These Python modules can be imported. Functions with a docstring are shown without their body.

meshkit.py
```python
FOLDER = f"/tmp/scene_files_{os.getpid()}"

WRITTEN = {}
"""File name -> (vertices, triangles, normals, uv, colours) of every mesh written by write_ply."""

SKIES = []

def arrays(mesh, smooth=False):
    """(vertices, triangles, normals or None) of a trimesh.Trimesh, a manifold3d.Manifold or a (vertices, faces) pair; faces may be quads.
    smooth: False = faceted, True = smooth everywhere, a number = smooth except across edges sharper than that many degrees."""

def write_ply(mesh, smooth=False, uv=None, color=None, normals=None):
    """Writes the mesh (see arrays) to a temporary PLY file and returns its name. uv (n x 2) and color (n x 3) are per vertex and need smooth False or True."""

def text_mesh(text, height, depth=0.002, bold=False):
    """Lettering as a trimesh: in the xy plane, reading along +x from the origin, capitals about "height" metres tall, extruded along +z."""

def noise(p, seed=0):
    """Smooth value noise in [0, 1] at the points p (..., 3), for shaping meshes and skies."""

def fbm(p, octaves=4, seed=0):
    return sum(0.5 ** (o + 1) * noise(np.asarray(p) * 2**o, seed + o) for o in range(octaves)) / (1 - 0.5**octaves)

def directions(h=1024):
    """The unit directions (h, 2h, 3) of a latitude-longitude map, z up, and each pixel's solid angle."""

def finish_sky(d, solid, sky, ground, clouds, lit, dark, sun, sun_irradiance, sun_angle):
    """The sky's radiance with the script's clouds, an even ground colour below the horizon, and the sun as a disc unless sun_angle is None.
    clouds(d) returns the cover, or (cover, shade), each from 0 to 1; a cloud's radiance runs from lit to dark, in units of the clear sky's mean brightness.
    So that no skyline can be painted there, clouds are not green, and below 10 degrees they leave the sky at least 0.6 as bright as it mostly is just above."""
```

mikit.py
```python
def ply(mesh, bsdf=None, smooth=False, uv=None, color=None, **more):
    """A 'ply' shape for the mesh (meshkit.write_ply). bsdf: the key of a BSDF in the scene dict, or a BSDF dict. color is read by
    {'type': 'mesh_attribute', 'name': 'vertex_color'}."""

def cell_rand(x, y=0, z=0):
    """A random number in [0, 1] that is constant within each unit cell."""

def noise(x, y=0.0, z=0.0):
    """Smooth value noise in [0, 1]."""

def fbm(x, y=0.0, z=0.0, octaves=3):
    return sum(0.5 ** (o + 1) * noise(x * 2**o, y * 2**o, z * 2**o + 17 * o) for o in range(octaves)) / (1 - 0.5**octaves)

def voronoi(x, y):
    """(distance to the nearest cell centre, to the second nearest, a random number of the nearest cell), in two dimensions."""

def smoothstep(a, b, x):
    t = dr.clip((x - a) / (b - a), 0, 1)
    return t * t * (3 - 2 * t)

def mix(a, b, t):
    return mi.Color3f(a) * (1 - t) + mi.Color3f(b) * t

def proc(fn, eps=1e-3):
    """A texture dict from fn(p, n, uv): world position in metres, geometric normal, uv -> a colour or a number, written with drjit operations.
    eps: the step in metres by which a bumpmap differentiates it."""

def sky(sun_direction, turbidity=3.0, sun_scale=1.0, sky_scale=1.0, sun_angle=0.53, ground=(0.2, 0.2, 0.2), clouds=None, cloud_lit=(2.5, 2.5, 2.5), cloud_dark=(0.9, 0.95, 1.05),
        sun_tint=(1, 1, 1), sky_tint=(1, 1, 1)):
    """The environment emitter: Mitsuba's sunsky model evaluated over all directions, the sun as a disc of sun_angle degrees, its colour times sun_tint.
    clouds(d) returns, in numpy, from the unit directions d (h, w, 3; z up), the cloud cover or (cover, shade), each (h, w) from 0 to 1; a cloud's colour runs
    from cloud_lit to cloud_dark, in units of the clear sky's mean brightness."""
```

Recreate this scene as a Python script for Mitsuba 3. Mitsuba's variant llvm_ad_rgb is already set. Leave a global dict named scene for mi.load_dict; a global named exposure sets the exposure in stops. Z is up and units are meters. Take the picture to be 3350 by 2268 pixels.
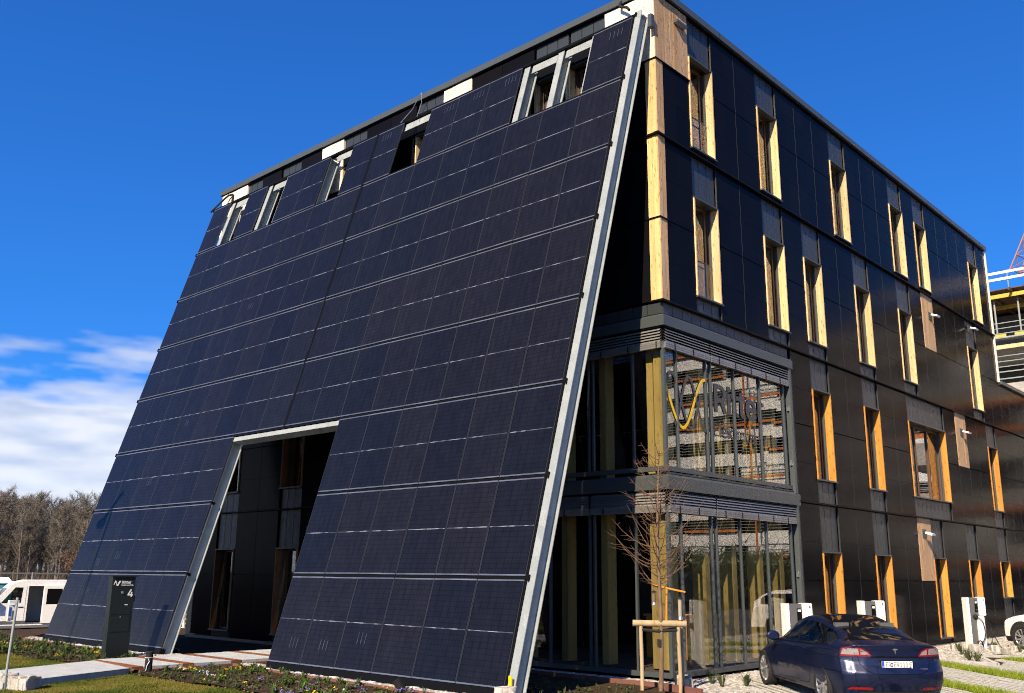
import math, random
import numpy as np, trimesh, mitsuba as mi, drjit as dr, mikit, meshkit
import manifold3d as m3
from shapely.geometry import Polygon, Point, box as sbox
from scipy.interpolate import PchipInterpolator as PCH
from mikit import proc, noise, fbm, voronoi, cell_rand, smoothstep, mix
T4 = mi.ScalarTransform4f
scene, labels = {}, {}
rng = np.random.default_rng(7)
# ------------------------------------------------------------------ camera, sky, exposure
CAM = np.array([11.24917, -12.10730, 1.88715])
MR = np.array([[0.73765951, 0.6751130, 0.00899365], [-0.15177998, 0.17879193, -0.97210919], [-0.65789154, 0.71572054, 0.23435621]])
scene['camera'] = {'type': 'perspective', 'fov': math.degrees(2*math.atan(1675/3086.33)), 'fov_axis': 'x', 'near_clip': 0.1, 'far_clip': 3000.0,
                   'to_world': T4().look_at(origin=CAM.tolist(), target=(CAM+MR[2]).tolist(), up=(-MR[1]).tolist())}
SUN = (0.27, -1.0, 0.68)
exposure = 2.0
def clouds(d):
    el = np.degrees(np.arcsin(np.clip(d[..., 2], -1, 1)))
    az = np.arctan2(d[..., 1], d[..., 0])
    p = np.stack([np.cos(az)*7, np.sin(az)*7, el*0.42], -1)
    n = meshkit.fbm(p, 6, 3)
    n2 = meshkit.fbm(p*np.array([2.6, 2.6, 3.4])+5, 5, 9)
    edge = 10.3 + 3.5*(meshkit.fbm(np.stack([np.cos(az)*5, np.sin(az)*5, el*0+2], -1), 3, 5)-0.5)
    base = np.clip((edge-el)/5.0, -2, 1)
    c = np.clip((n*1.1+n2*0.7-0.70+base*0.46)*2.9, 0, 1)
    c = np.where(el > 24, 0, c)
    return c*0.82, np.clip((n2-0.38)*2.2, 0, 0.8)
scene['sky'] = mikit.sky(SUN, turbidity=2.6, clouds=clouds, cloud_lit=(3.5, 3.5, 3.5), cloud_dark=(1.75, 2.05, 2.7), sky_tint=(0.20, 0.72, 1.52), sky_scale=1.0, sun_scale=1.4, ground=(0.04, 0.04, 0.035))
labels['sky'] = {'kind': 'structure'}

# ------------------------------------------------------------------ materials
def mat(key, b):
    scene[key] = {'type': 'twosided', 'b': b} if b['type'] in ('principled', 'diffuse', 'roughconductor', 'roughplastic', 'blendbsdf') else b
    return key
def rgb(c): return {'type': 'rgb', 'value': list(map(float, c))} if not isinstance(c, dict) else c
def prin(key, c, r=0.5, m=0.0, spec=0.5, **k):
    return mat(key, {'type': 'principled', 'base_color': rgb(c), 'roughness': r, 'metallic': m, 'specular': spec, **k})
PA = 1.2901238; CA, SA = math.cos(PA), math.sin(PA); PH = 1.899073; PW = 1.15; GAP = 0.04385
def tex_solar(p, n, uv):
    x = dr.select(p.x < -9.222, p.x+GAP, p.x)+18.4
    s = p.y*CA+p.z*SA
    i, j = dr.floor(x/PW), dr.floor(s/PH)
    lx, ls = x-i*PW, s-j*PH
    cx = (lx-0.03)/((PW-0.06)/6); cs = (ls-0.06)/((PH-0.12)/18)
    fx, fs = dr.abs(cx-dr.round(cx)), dr.abs(cs-dr.round(cs))
    line = dr.maximum(smoothstep(0.045, 0.02, fx), smoothstep(0.075, 0.035, fs)*0.8)
    wob = noise(cx*2.0, cs*0.6, i+j*7)
    r = cell_rand(i, j, 4)
    c = mix((0.0078, 0.0094, 0.0172), (0.0112, 0.0120, 0.0190), r)*(0.85+0.3*wob)+0.0015*smoothstep(0.45, 0.85, fbm(x*1.7, s*0.35, 7.0, 3))
    bus = smoothstep(0.12, 0.02, dr.abs(cx*9-dr.round(cx*9)))*0.10
    return mix(c, (0.0022, 0.0025, 0.005), line*0.65)*(1+bus)
prin('m_solar', proc(tex_solar), 0.17, spec=0.11)
prin('m_rail', proc(lambda p, n, uv: mix((0.19, 0.21, 0.23), (0.34, 0.365, 0.39), noise(p.x*3, p.z*9))), 0.38, m=0.75)
prin('m_lit_edge', (0.022, 0.023, 0.026), 0.5)
prin('m_frame', (0.07, 0.075, 0.085), 0.35, m=0.5)
prin('m_busbar', proc(lambda p, n, uv: mix((0.09, 0.10, 0.115), (0.40, 0.43, 0.47), smoothstep(0.35, 0.75, noise(p.x*9+3, p.z*4)))), 0.4, m=0.5)  # bright flecks along the busbar are sun glare put into the colour
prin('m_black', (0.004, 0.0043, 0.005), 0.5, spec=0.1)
prin('m_facade', proc(lambda p, n, uv: mix((0.0050, 0.0054, 0.0080), (0.0075, 0.0072, 0.0095), cell_rand(p.y/1.1557+0.28, p.z/0.98, p.x/1.15))*(0.9+0.2*noise(p.x*2, p.y*2, p.z*0.7))), 0.16, spec=0.03)
prin('m_infill', proc(lambda p, n, uv: mix((0.033, 0.041, 0.048), (0.040, 0.048, 0.055), noise(p.x*3, p.y*3, p.z*0.7))), 0.42, m=0.15)
prin('m_trim', (0.058, 0.072, 0.080), 0.40, m=0.1)
prin('m_cap', (0.070, 0.085, 0.090), 0.38, m=0.1)
def tex_galv(p, n, uv):
    v = voronoi(p.x*6+p.y*7, p.z*6-p.y*3)[2]
    return mix((0.245, 0.285, 0.30), (0.345, 0.385, 0.40), v*0.5+0.5*noise(p.x*2.3, p.y*2.3, p.z*2.3))
prin('m_galv', proc(tex_galv), 0.55, m=0.08, spec=0.3)
def woodtex(a, b, knot, gx=34.0, fade=0.0, seed=0.0):
    def f(p, n, uv):
        q = p.x+p.y
        w = noise(q*3+seed, p.z*0.8)*0.08
        g = fbm((q+w)*gx+seed, p.z*1.3, 2.0, 3)
        pl = cell_rand(q*7.1+seed, 3, 0)
        c = mix(a, b, dr.clip(g*0.75+pl*0.35-0.05, 0, 1))
        k1, _, kr = voronoi(q*9.3+seed+0.5*noise(p.z*2.1, q*3), p.z*3.1+q*5.7)
        c = mix(c, knot, smoothstep(0.25, 0.05, k1+0.07*noise(q*60, p.z*30))*smoothstep(0.42, 0.55, kr)*0.9)
        c = c*(0.80+0.32*cell_rand(p.y*0.87+seed, p.z/3.96, p.x*0.87))*(0.86+0.26*fbm(q*6+seed, p.z*0.9, 4.0, 2))
        if fade: c = mix(c, (0.36, 0.33, 0.30), smoothstep(0.35, 0.8, fbm(q*16, p.z*0.7, 9.0, 3))*fade)
        return c
    return proc(f)
prin('m_wood_pale', woodtex((0.82, 0.74, 0.62), (0.88, 0.82, 0.73), (0.60, 0.44, 0.28)), 0.7, spec=0.25)
prin('m_wood_grey', woodtex((0.80, 0.52, 0.28), (0.32, 0.19, 0.095), (0.12, 0.055, 0.025), gx=52, fade=0.4, seed=3.0), 0.75, spec=0.2)
prin('m_wood_corner', woodtex((0.60, 0.37, 0.14), (0.79, 0.62, 0.36), (0.38, 0.15, 0.03), seed=1.0), 0.65, spec=0.25)
prin('m_wood_gold', woodtex((0.60, 0.39, 0.165), (0.78, 0.62, 0.38), (0.36, 0.15, 0.04), gx=22, seed=5.0), 0.6, spec=0.3)
prin('m_wood_orange', woodtex((0.50, 0.19, 0.026), (0.62, 0.30, 0.06), (0.24, 0.065, 0.01), gx=20, seed=8.0), 0.55, spec=0.3)
prin('m_wood_frame', woodtex((0.085, 0.045, 0.024), (0.13, 0.07, 0.04), (0.03, 0.02, 0.01), seed=9.0), 0.5)
prin('m_glulam', woodtex((0.225, 0.175, 0.052), (0.30, 0.235, 0.078), (0.17, 0.10, 0.03), gx=16, seed=2.0), 0.6, spec=0.3)
mat('m_glass', {'type': 'thindielectric', 'int_ior': 1.60})
mat('m_glass_thin', {'type': 'thindielectric', 'int_ior': 1.25})
mat('m_carglass', {'type': 'thindielectric', 'int_ior': 1.5, 'specular_transmittance': rgb((0.33, 0.38, 0.38))})
prin('m_blind', proc(lambda p, n, uv: mix((0.26, 0.265, 0.27), (0.36, 0.365, 0.37), noise(p.x*2, p.y*2, p.z*8))), 0.4, m=0.5)
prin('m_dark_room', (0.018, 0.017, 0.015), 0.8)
prin('m_room_floor', (0.05, 0.045, 0.038), 0.6)
prin('m_white', (0.78, 0.79, 0.79), 0.4)
prin('m_white_paint', (0.80, 0.81, 0.82), 0.25, clearcoat=0.8, clearcoat_gloss=0.9)
prin('m_grey', (0.10, 0.105, 0.11), 0.45)
prin('m_text_grey', (0.065, 0.066, 0.07), 0.6)
prin('m_text_white', (0.75, 0.76, 0.76), 0.5)
prin('m_yellow', (0.85, 0.55, 0.01), 0.5)
prin('m_concrete', proc(lambda p, n, uv: mix((0.28, 0.28, 0.27), (0.46, 0.455, 0.44), fbm(p.x*1.3, p.y*1.3, p.z*2.1, 4))*(0.85+0.25*noise(p.x*14, p.y*14, p.z*14))), 0.85, spec=0.2)
prin('m_slab', proc(lambda p, n, uv: mix((0.28, 0.31, 0.325), (0.41, 0.43, 0.44), fbm(p.x*4, p.y*4, 1.0, 4))*(0.9+0.18*noise(p.x*50, p.y*50))), 0.75, spec=0.25)
prin('m_rust', proc(lambda p, n, uv: mix((0.10, 0.043, 0.022), (0.21, 0.088, 0.038), fbm(p.x*7, p.y*7, p.z*7, 3))), 0.8, spec=0.2)
prin('m_edging', proc(lambda p, n, uv: mix((0.13, 0.055, 0.045), (0.20, 0.095, 0.08), fbm(p.x*5, p.y*5, p.z*5, 3))), 0.7, spec=0.3)
prin('m_soil', proc(lambda p, n, uv: mix((0.016, 0.011, 0.007), (0.055, 0.038, 0.025), fbm(p.x*9, p.y*9, p.z*9, 4))), 0.95, spec=0.1)
prin('m_lawn', proc(lambda p, n, uv: mix((0.034, 0.060, 0.006), (0.115, 0.100, 0.020), smoothstep(0.3, 0.7, fbm(p.x*0.9, p.y*0.9, 3.0, 4)))*(0.7+0.6*noise(p.x*28, p.y*28))), 0.9, spec=0.1)
prin('m_grass', proc(lambda p, n, uv: mix((0.040, 0.076, 0.006), (0.135, 0.125, 0.022), smoothstep(0.3, 0.7, fbm(p.x*0.9, p.y*0.9, 3.0, 4)))), 0.7, spec=0.2)
prin('m_grass_bright', proc(lambda p, n, uv: mix((0.13, 0.20, 0.012), (0.23, 0.28, 0.03), noise(p.x*9, p.y*9))), 0.7, spec=0.2)
prin('m_asphalt', proc(lambda p, n, uv: mix((0.045, 0.045, 0.047), (0.085, 0.084, 0.082), fbm(p.x*0.8, p.y*0.8, 0.0, 4))*(0.75+0.5*noise(p.x*30, p.y*30))), 0.9, spec=0.2)
prin('m_stone', proc(lambda p, n, uv: mix((0.13, 0.12, 0.10), (0.55, 0.535, 0.505), cell_rand(p.x*16, p.y*16, p.z*5)*0.75+0.3*noise(p.x*40, p.y*40, p.z*40))), 0.8, spec=0.25)
prin('m_gravel_base', proc(lambda p, n, uv: mix((0.08, 0.07, 0.055), (0.20, 0.185, 0.16), noise(p.x*25, p.y*25))), 0.9, spec=0.1)
prin('m_leaf', proc(lambda p, n, uv: mix((0.035, 0.085, 0.012), (0.10, 0.16, 0.035), noise(p.x*8, p.y*8, p.z*5))), 0.6, spec=0.3)
prin('m_leaf_dull', proc(lambda p, n, uv: mix((0.032, 0.055, 0.020), (0.10, 0.105, 0.045), noise(p.x*8, p.y*8, p.z*5))), 0.7, spec=0.2)
prin('m_purple', (0.22, 0.16, 0.5), 0.6)
prin('m_bark', proc(lambda p, n, uv: mix((0.10, 0.07, 0.05), (0.24, 0.17, 0.12), fbm(p.x*22, p.y*22, p.z*7, 3))), 0.8, spec=0.2)
prin('m_seed', (0.34, 0.30, 0.24), 0.8)
prin('m_wood_shaded', woodtex((0.16, 0.07, 0.022), (0.22, 0.10, 0.035), (0.08, 0.03, 0.01), seed=4.0), 0.6)  # darker copy of the jamb wood, shade of the front recess in its colour
prin('m_twig', (0.15, 0.092, 0.06), 0.7, spec=0.2)
prin('m_forest', proc(lambda p, n, uv: mix((0.085, 0.075, 0.062), (0.20, 0.182, 0.155), noise(p.x*0.7, p.y*0.7, p.z*0.22))), 0.9, spec=0.1)
prin('m_stake', woodtex((0.40, 0.30, 0.17), (0.50, 0.40, 0.26), (0.22, 0.13, 0.05), gx=30, seed=6.0), 0.7, spec=0.2)
prin('m_car_blue', (0.0055, 0.0125, 0.054), 0.26, m=0.5, clearcoat=1.0, clearcoat_gloss=0.95)
prin('m_gloss_black', (0.006, 0.006, 0.007), 0.04, spec=0.6)
prin('m_rubber', (0.022, 0.022, 0.023), 0.8, spec=0.2)
prin('m_alloy', (0.62, 0.62, 0.63), 0.3, m=0.85)
prin('m_red', (0.24, 0.006, 0.010), 0.15, clearcoat=0.6)
prin('m_clear_lamp', (0.42, 0.42, 0.43), 0.15, m=0.5, clearcoat=1.0)
prin('m_teal', (0.03, 0.22, 0.26), 0.5)
prin('m_formwork_yellow', (0.55, 0.40, 0.05), 0.6)
prin('m_orange_rail', (0.55, 0.17, 0.04), 0.7)
prin('m_eu_blue', (0.02, 0.08, 0.42), 0.5)
prin('m_pillar', (0.012, 0.0185, 0.0195), 0.42, spec=0.4)
prin('m_leaf_brown', (0.13, 0.078, 0.048), 0.8, spec=0.2)
prin('m_screen', (0.015, 0.06, 0.09), 0.4)

# ------------------------------------------------------------------ helpers
def number(base):
    if base not in scene and base not in labels: return base
    k = 1
    while f'{base}_{k:03d}' in scene or f'{base}_{k:03d}' in labels: k += 1
    return f'{base}_{k:03d}'
_cnt = {}
def key(parent, name):
    base = (parent+'__' if parent else '')+name
    c = _cnt.get(base, 0); _cnt[base] = c+1
    return base if c == 0 else f'{base}_{c:03d}'
def thing(name, label, cat, group=None):
    k = key('', name); labels[k] = {'label': label, 'category': cat}
    if group: labels[k]['group'] = group
    return k
def tag(k, label=None, cat=None, group=None, kind=None):
    e = labels.setdefault(k, {})
    if label: e['label'] = label
    if cat: e['category'] = cat
    if group: e['group'] = group
    if kind: e['kind'] = kind
    return k
def ref(m): return {'type': 'ref', 'id': m}
def cube(parent, name, m, lo, hi):
    k = key(parent, name); lo, hi = np.minimum(lo, hi).astype(float), np.maximum(lo, hi).astype(float)
    scene[k] = {'type': 'cube', 'to_world': T4().translate(((lo+hi)/2).tolist()).scale(((hi-lo)/2).tolist()), 'bsdf': ref(m)}
    return k
def put(parent, name, m, mesh, smooth=False, to_world=None):
    k = key(parent, name)
    d = dict(mesh) if isinstance(mesh, dict) else mikit.ply(mesh, m, smooth)
    if to_world is not None: d['to_world'] = to_world
    scene[k] = d
    return k
def ply(mesh, m, smooth=False): return mikit.ply(mesh, m, smooth)
class MB:
    def __init__(s): s.v, s.f, s.n = [], [], 0
    def add(s, v, f):
        v, f = np.asarray(v, float), np.asarray(f, int)
        if f.shape[1] == 4: f = np.vstack([f[:, [0, 1, 2]], f[:, [0, 2, 3]]])
        s.v.append(v); s.f.append(f+s.n); s.n += len(v); return s
    def mesh(s, m): return s.add(m.vertices, m.faces)
    def box(s, lo, hi, R=None, o=None):
        lo, hi = np.minimum(lo, hi), np.maximum(lo, hi)
        v = np.array([[x, y, z] for x in (lo[0], hi[0]) for y in (lo[1], hi[1]) for z in (lo[2], hi[2])], float)
        if R is not None: v = v@np.asarray(R).T
        if o is not None: v = v+np.asarray(o)
        return s.add(v, [[0, 1, 3, 2], [4, 6, 7, 5], [0, 4, 5, 1], [2, 3, 7, 6], [0, 2, 6, 4], [1, 5, 7, 3]])
    def tube(s, pts, r, n=6, cap=True):
        p = np.asarray(pts, float); r = np.broadcast_to(np.asarray(r, float), (len(p),))
        t = np.gradient(p, axis=0); t /= np.linalg.norm(t, axis=1, keepdims=True)+1e-12
        a0 = np.array([0, 0, 1.0]) if abs(t[0][2]) < 0.9 else np.array([1.0, 0, 0])
        a = np.cross(t, a0); a /= np.linalg.norm(a, axis=1, keepdims=True)+1e-12
        b = np.cross(t, a); an = np.arange(n)*2*np.pi/n
        v = p[:, None]+r[:, None, None]*(np.cos(an)[None, :, None]*a[:, None]+np.sin(an)[None, :, None]*b[:, None])
        i, j = np.meshgrid(np.arange(len(p)-1), np.arange(n), indexing='ij')
        q = np.stack([i*n+j, i*n+(j+1) % n, (i+1)*n+(j+1) % n, (i+1)*n+j], -1).reshape(-1, 4)
        v = v.reshape(-1, 3); f = np.vstack([q[:, [0, 1, 2]], q[:, [0, 2, 3]]])
        if cap and n > 3:
            L = len(v); v = np.vstack([v, p[:1], p[-1:]]); k = np.arange(n); e = (len(p)-1)*n
            f = np.vstack([f, np.stack([(k+1) % n, k, k*0+L], 1), np.stack([e+k, e+(k+1) % n, k*0+L+1], 1)])
        return s.add(v, f)
    def lathe(s, prof, o=(0, 0, 0), n=24, axis='z', R=None):
        prof = np.asarray(prof, float); an = np.arange(n)*2*np.pi/n
        v = np.stack([prof[:, 0:1]*np.cos(an), prof[:, 0:1]*np.sin(an), np.repeat(prof[:, 1:2], n, 1)], -1)
        i, j = np.meshgrid(np.arange(len(prof)-1), np.arange(n), indexing='ij')
        q = np.stack([i*n+j, i*n+(j+1) % n, (i+1)*n+(j+1) % n, (i+1)*n+j], -1).reshape(-1, 4)
        v = v.reshape(-1, 3)
        if axis == 'y': v = v[:, [0, 2, 1]]*np.array([1, 1, -1])
        if R is not None: v = v@np.asarray(R).T
        return s.add(v+np.asarray(o, float), q)
    def get(s): return trimesh.Trimesh(np.vstack(s.v), np.vstack(s.f), process=False)
def prism(poly, z0, z1):
    m = trimesh.creation.extrude_polygon(poly if isinstance(poly, Polygon) else Polygon(poly), z1-z0, engine='earcut'); m.apply_translation([0, 0, z0]); return m
def basis(o, ex, ey, ez):
    m = np.eye(4); m[:3, 0], m[:3, 1], m[:3, 2], m[:3, 3] = ex, ey, ez, o; return m
def text(parent, name, m, s, h, o, ex, ey, width=None, depth=0.003, bold=False):
    t = meshkit.text_mesh(s, h, depth, bold); ex, ey = np.asarray(ex, float), np.asarray(ey, float)
    if width: t.apply_scale([width/t.extents[0], 1, 1])
    t.apply_transform(basis(o, ex, ey, np.cross(ex, ey))); return put(parent, name, m, t)
def sheet(poly, zf, step):
    """triangulated height sheet over a polygon"""
    poly = Polygon(poly) if not isinstance(poly, Polygon) else poly
    v, f = trimesh.creation.triangulate_polygon(poly, engine='earcut')
    m = trimesh.Trimesh(np.c_[v, np.zeros(len(v))], f, process=False)
    if step: m = trimesh.Trimesh(*trimesh.remesh.subdivide_to_size(m.vertices, m.faces, step), process=False)
    m.vertices[:, 2] = zf(m.vertices[:, 0], m.vertices[:, 1])
    if m.face_normals[:, 2].mean() < 0: m.invert()
    return m
class Face:
    def __init__(s, kind): s.k = kind
    def P(s, u, d, z): return (0.287+d, u, z) if s.k == 'R' else (u, 4.65-d, z)
    def cube(s, parent, name, m, u0, u1, d0, d1, z0, z1): return cube(parent, name, m, np.array(s.P(u0, d0, z0)), np.array(s.P(u1, d1, z1)))
    def mbox(s, mb, u0, u1, d0, d1, z0, z1): mb.box(np.array(s.P(u0, d0, z0)), np.array(s.P(u1, d1, z1)))
RF, FF = Face('R'), Face('F')
ZG = -0.2
def gz(x, y):
    x, y = np.asarray(x, float), np.asarray(y, float)
    t = np.clip((-22.5-x)/25, 0, 1); t = t*t*(3-2*t)
    u = np.clip((-60-x)/120, 0, 1)
    return ZG-0.75*t-0.5*u
# ------------------------------------------------------------------ office building
B = thing('office_building', 'four storey office building clad in glossy black panels with timber window reveals and corner', 'building')
YK = [4.94, 6.08, 7.18, 8.33, 9.50, 10.63, 11.78, 12.91, 14.05, 15.21, 16.36, 17.54, 18.70, 19.88, 21.00, 22.12, 23.31, 24.46, 25.66, 26.87, 28.03, 29.25]
while len(YK) < 34: YK.append(YK[-1]+1.155)
XK = [-1.15*k for k in range(17)]
ZB = [-0.12, 1.79, 3.77, 5.76, 7.74, 9.665, 11.70, 13.61, 15.36]
RW = {4: [(k, k+1, 11.87, 14.27) for k in (1, 4, 8, 12, 14, 19)], 3: [(k, k+1, 8.16, 10.56) for k in (1, 4, 6, 9, 12, 18)],
      2: [(6, 7, 4.40, 6.81), (9, 10, 4.40, 6.81), (12, 15, 4.40, 6.81), (19, 20, 4.40, 6.81)],
      1: [(6, 7, 0.05, 2.49), (9, 10, 0.05, 2.49), (13, 14, 0.05, 2.49), (16, 17, 1.21, 2.49), (19, 20, 1.21, 2.49)]}
FWIN = {4: [(15, 14), (13, 12), (10, 9), (7, 6), (3, 2), (2, 1)], 2: [(15, 14), (12, 11)], 1: [(15, 14), (12, 11)]}
FZ = {4: (11.87, 14.27), 2: (4.40, 6.81), 1: (0.10, 2.56)}
ST = {1: (-0.12, 3.77), 2: (3.77, 7.74), 3: (7.74, 11.70), 4: (11.70, 15.36)}
wins = []          # face, u0, u1, z0, z1, storey
for s, L in RW.items():
    for k0, k1, a, b in L: wins.append((RF, YK[k0], YK[k1], a, b, s))
for s, L in FWIN.items():
    for k0, k1 in L: wins.append((FF, XK[k0]+0.02, XK[k1]-0.02, *FZ[s], s))
# structural wall behind the cladding, with window openings
wall = MB()
def wall_run(F, u0, u1, z0, z1, holes):
    us = u0
    for a, b, za, zb in sorted(holes):
        if a > us: F.mbox(wall, us, a, -0.34, -0.10, z0, z1)
        if za > z0: F.mbox(wall, a, b, -0.34, -0.10, z0, za)
        if zb < z1: F.mbox(wall, a, b, -0.34, -0.10, zb, z1)
        us = b
    if us < u1: F.mbox(wall, us, u1, -0.34, -0.10, z0, z1)
for s, (z0, z1) in ST.items():
    wall_run(RF, 10.55 if s < 3 else 4.75, 29.25, z0, z1, [(w[1], w[2], w[3], w[4]) for w in wins if w[0] is RF and w[5] == s])
    wall_run(FF, -18.72, -5.2 if s < 3 else -0.04, z0, z1, [(w[1], w[2], w[3], w[4]) for w in wins if w[0] is FF and w[5] == s])
wall.box((-18.72, 4.75, -0.12), (-18.4, 29.25, 15.36)); wall.box((-18.4, 28.95, -0.12), (-0.06, 29.25, 15.36))
wall.box((-6.0, 29.25, -0.12), (0.187, 41.5, 9.35))
wall.box((-5.2, 4.99, -0.12), (-5.0, 11, 7.74))
put(B, 'wall', 'm_black', wall.get())
for z in (-0.12, 3.62, 7.58, 11.55): cube(B, 'floor_slab', 'm_room_floor', (-18.4, 5.0, z), (-0.06, 28.95, z+0.14))
cube(B, 'roof_deck', 'm_grey', (-18.6, 4.8, 15.02), (0.14, 29.1, 15.14))
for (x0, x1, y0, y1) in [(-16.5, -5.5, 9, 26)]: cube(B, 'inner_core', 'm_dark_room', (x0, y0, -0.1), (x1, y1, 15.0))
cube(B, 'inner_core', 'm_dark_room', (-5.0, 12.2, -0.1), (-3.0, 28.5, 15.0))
# facade panels
def clad(F, u0, u1, z0, z1, m='m_facade', mid=True):
    mb = MB(); g = 0.008
    if mid and z1-z0 > 1.2:
        zm = (z0+z1)/2; F.mbox(mb, u0+g, u1-g, -0.04, 0, z0+0.012, zm-0.003); F.mbox(mb, u0+g, u1-g, -0.04, 0, zm+0.003, z1-0.012)
    else: F.mbox(mb, u0+g, u1-g, -0.04, 0, z0+0.012, z1-0.012)
    k = put(B, 'facade_panel', m, mb.get())
    if F is RF: F.cube(k, 'lit_edge_strip', 'm_lit_edge', u0+g-0.0015, u0+g+0.008, -0.036, 0.0012, z0+0.013, z1-0.013)  # paler strip on the sunward edge only, sunlight put into its colour
def zone_taken(F, u0, u1, z0, z1):
    um, zm = (u0+u1)/2, (z0+z1)/2
    for W in wins:
        if W[0] is F and W[1]-0.05 < um < W[2]+0.05:
            za, zb = ST[W[5]]
            if za < zm < zb: return True
    return False
WOODR = [(14, 9.665, 11.66), (16, 5.76, 7.70), (12, 1.79, 3.73)]
for k in range(21):
    for r in range(8):
        u0, u1, z0, z1 = YK[k], YK[k+1], ZB[r], ZB[r+1]
        if r < 4 and u1 < 10.7: continue
        if r == 7 and k == 0: continue
        if any(k == a and abs(z0-za) < 0.1 for a, za, _ in WOODR) or zone_taken(RF, u0, u1, z0, z1): continue
        clad(RF, u0, u1, z0, z1-(0.05 if r % 2 else 0))
for k in range(21, 31):
    for r in range(5): clad(RF, YK[k], YK[k+1], ZB[r], min(ZB[r+1], 9.62)-(0.05 if r % 2 else 0))
FWOOD = [(10, 11), (5, 6)]
for k in range(16):
    for r in range(8):
        u0, u1, z0, z1 = XK[k+1], XK[k], ZB[r], ZB[r+1]
        if r < 4 and u1 > -5.5: continue
        if r == 7 and k in (0, 15, 10, 5): continue
        if zone_taken(FF, u0, u1, z0, z1): continue
        clad(FF, u0, u1, z0, z1-(0.05 if r % 2 else 0))
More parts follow.
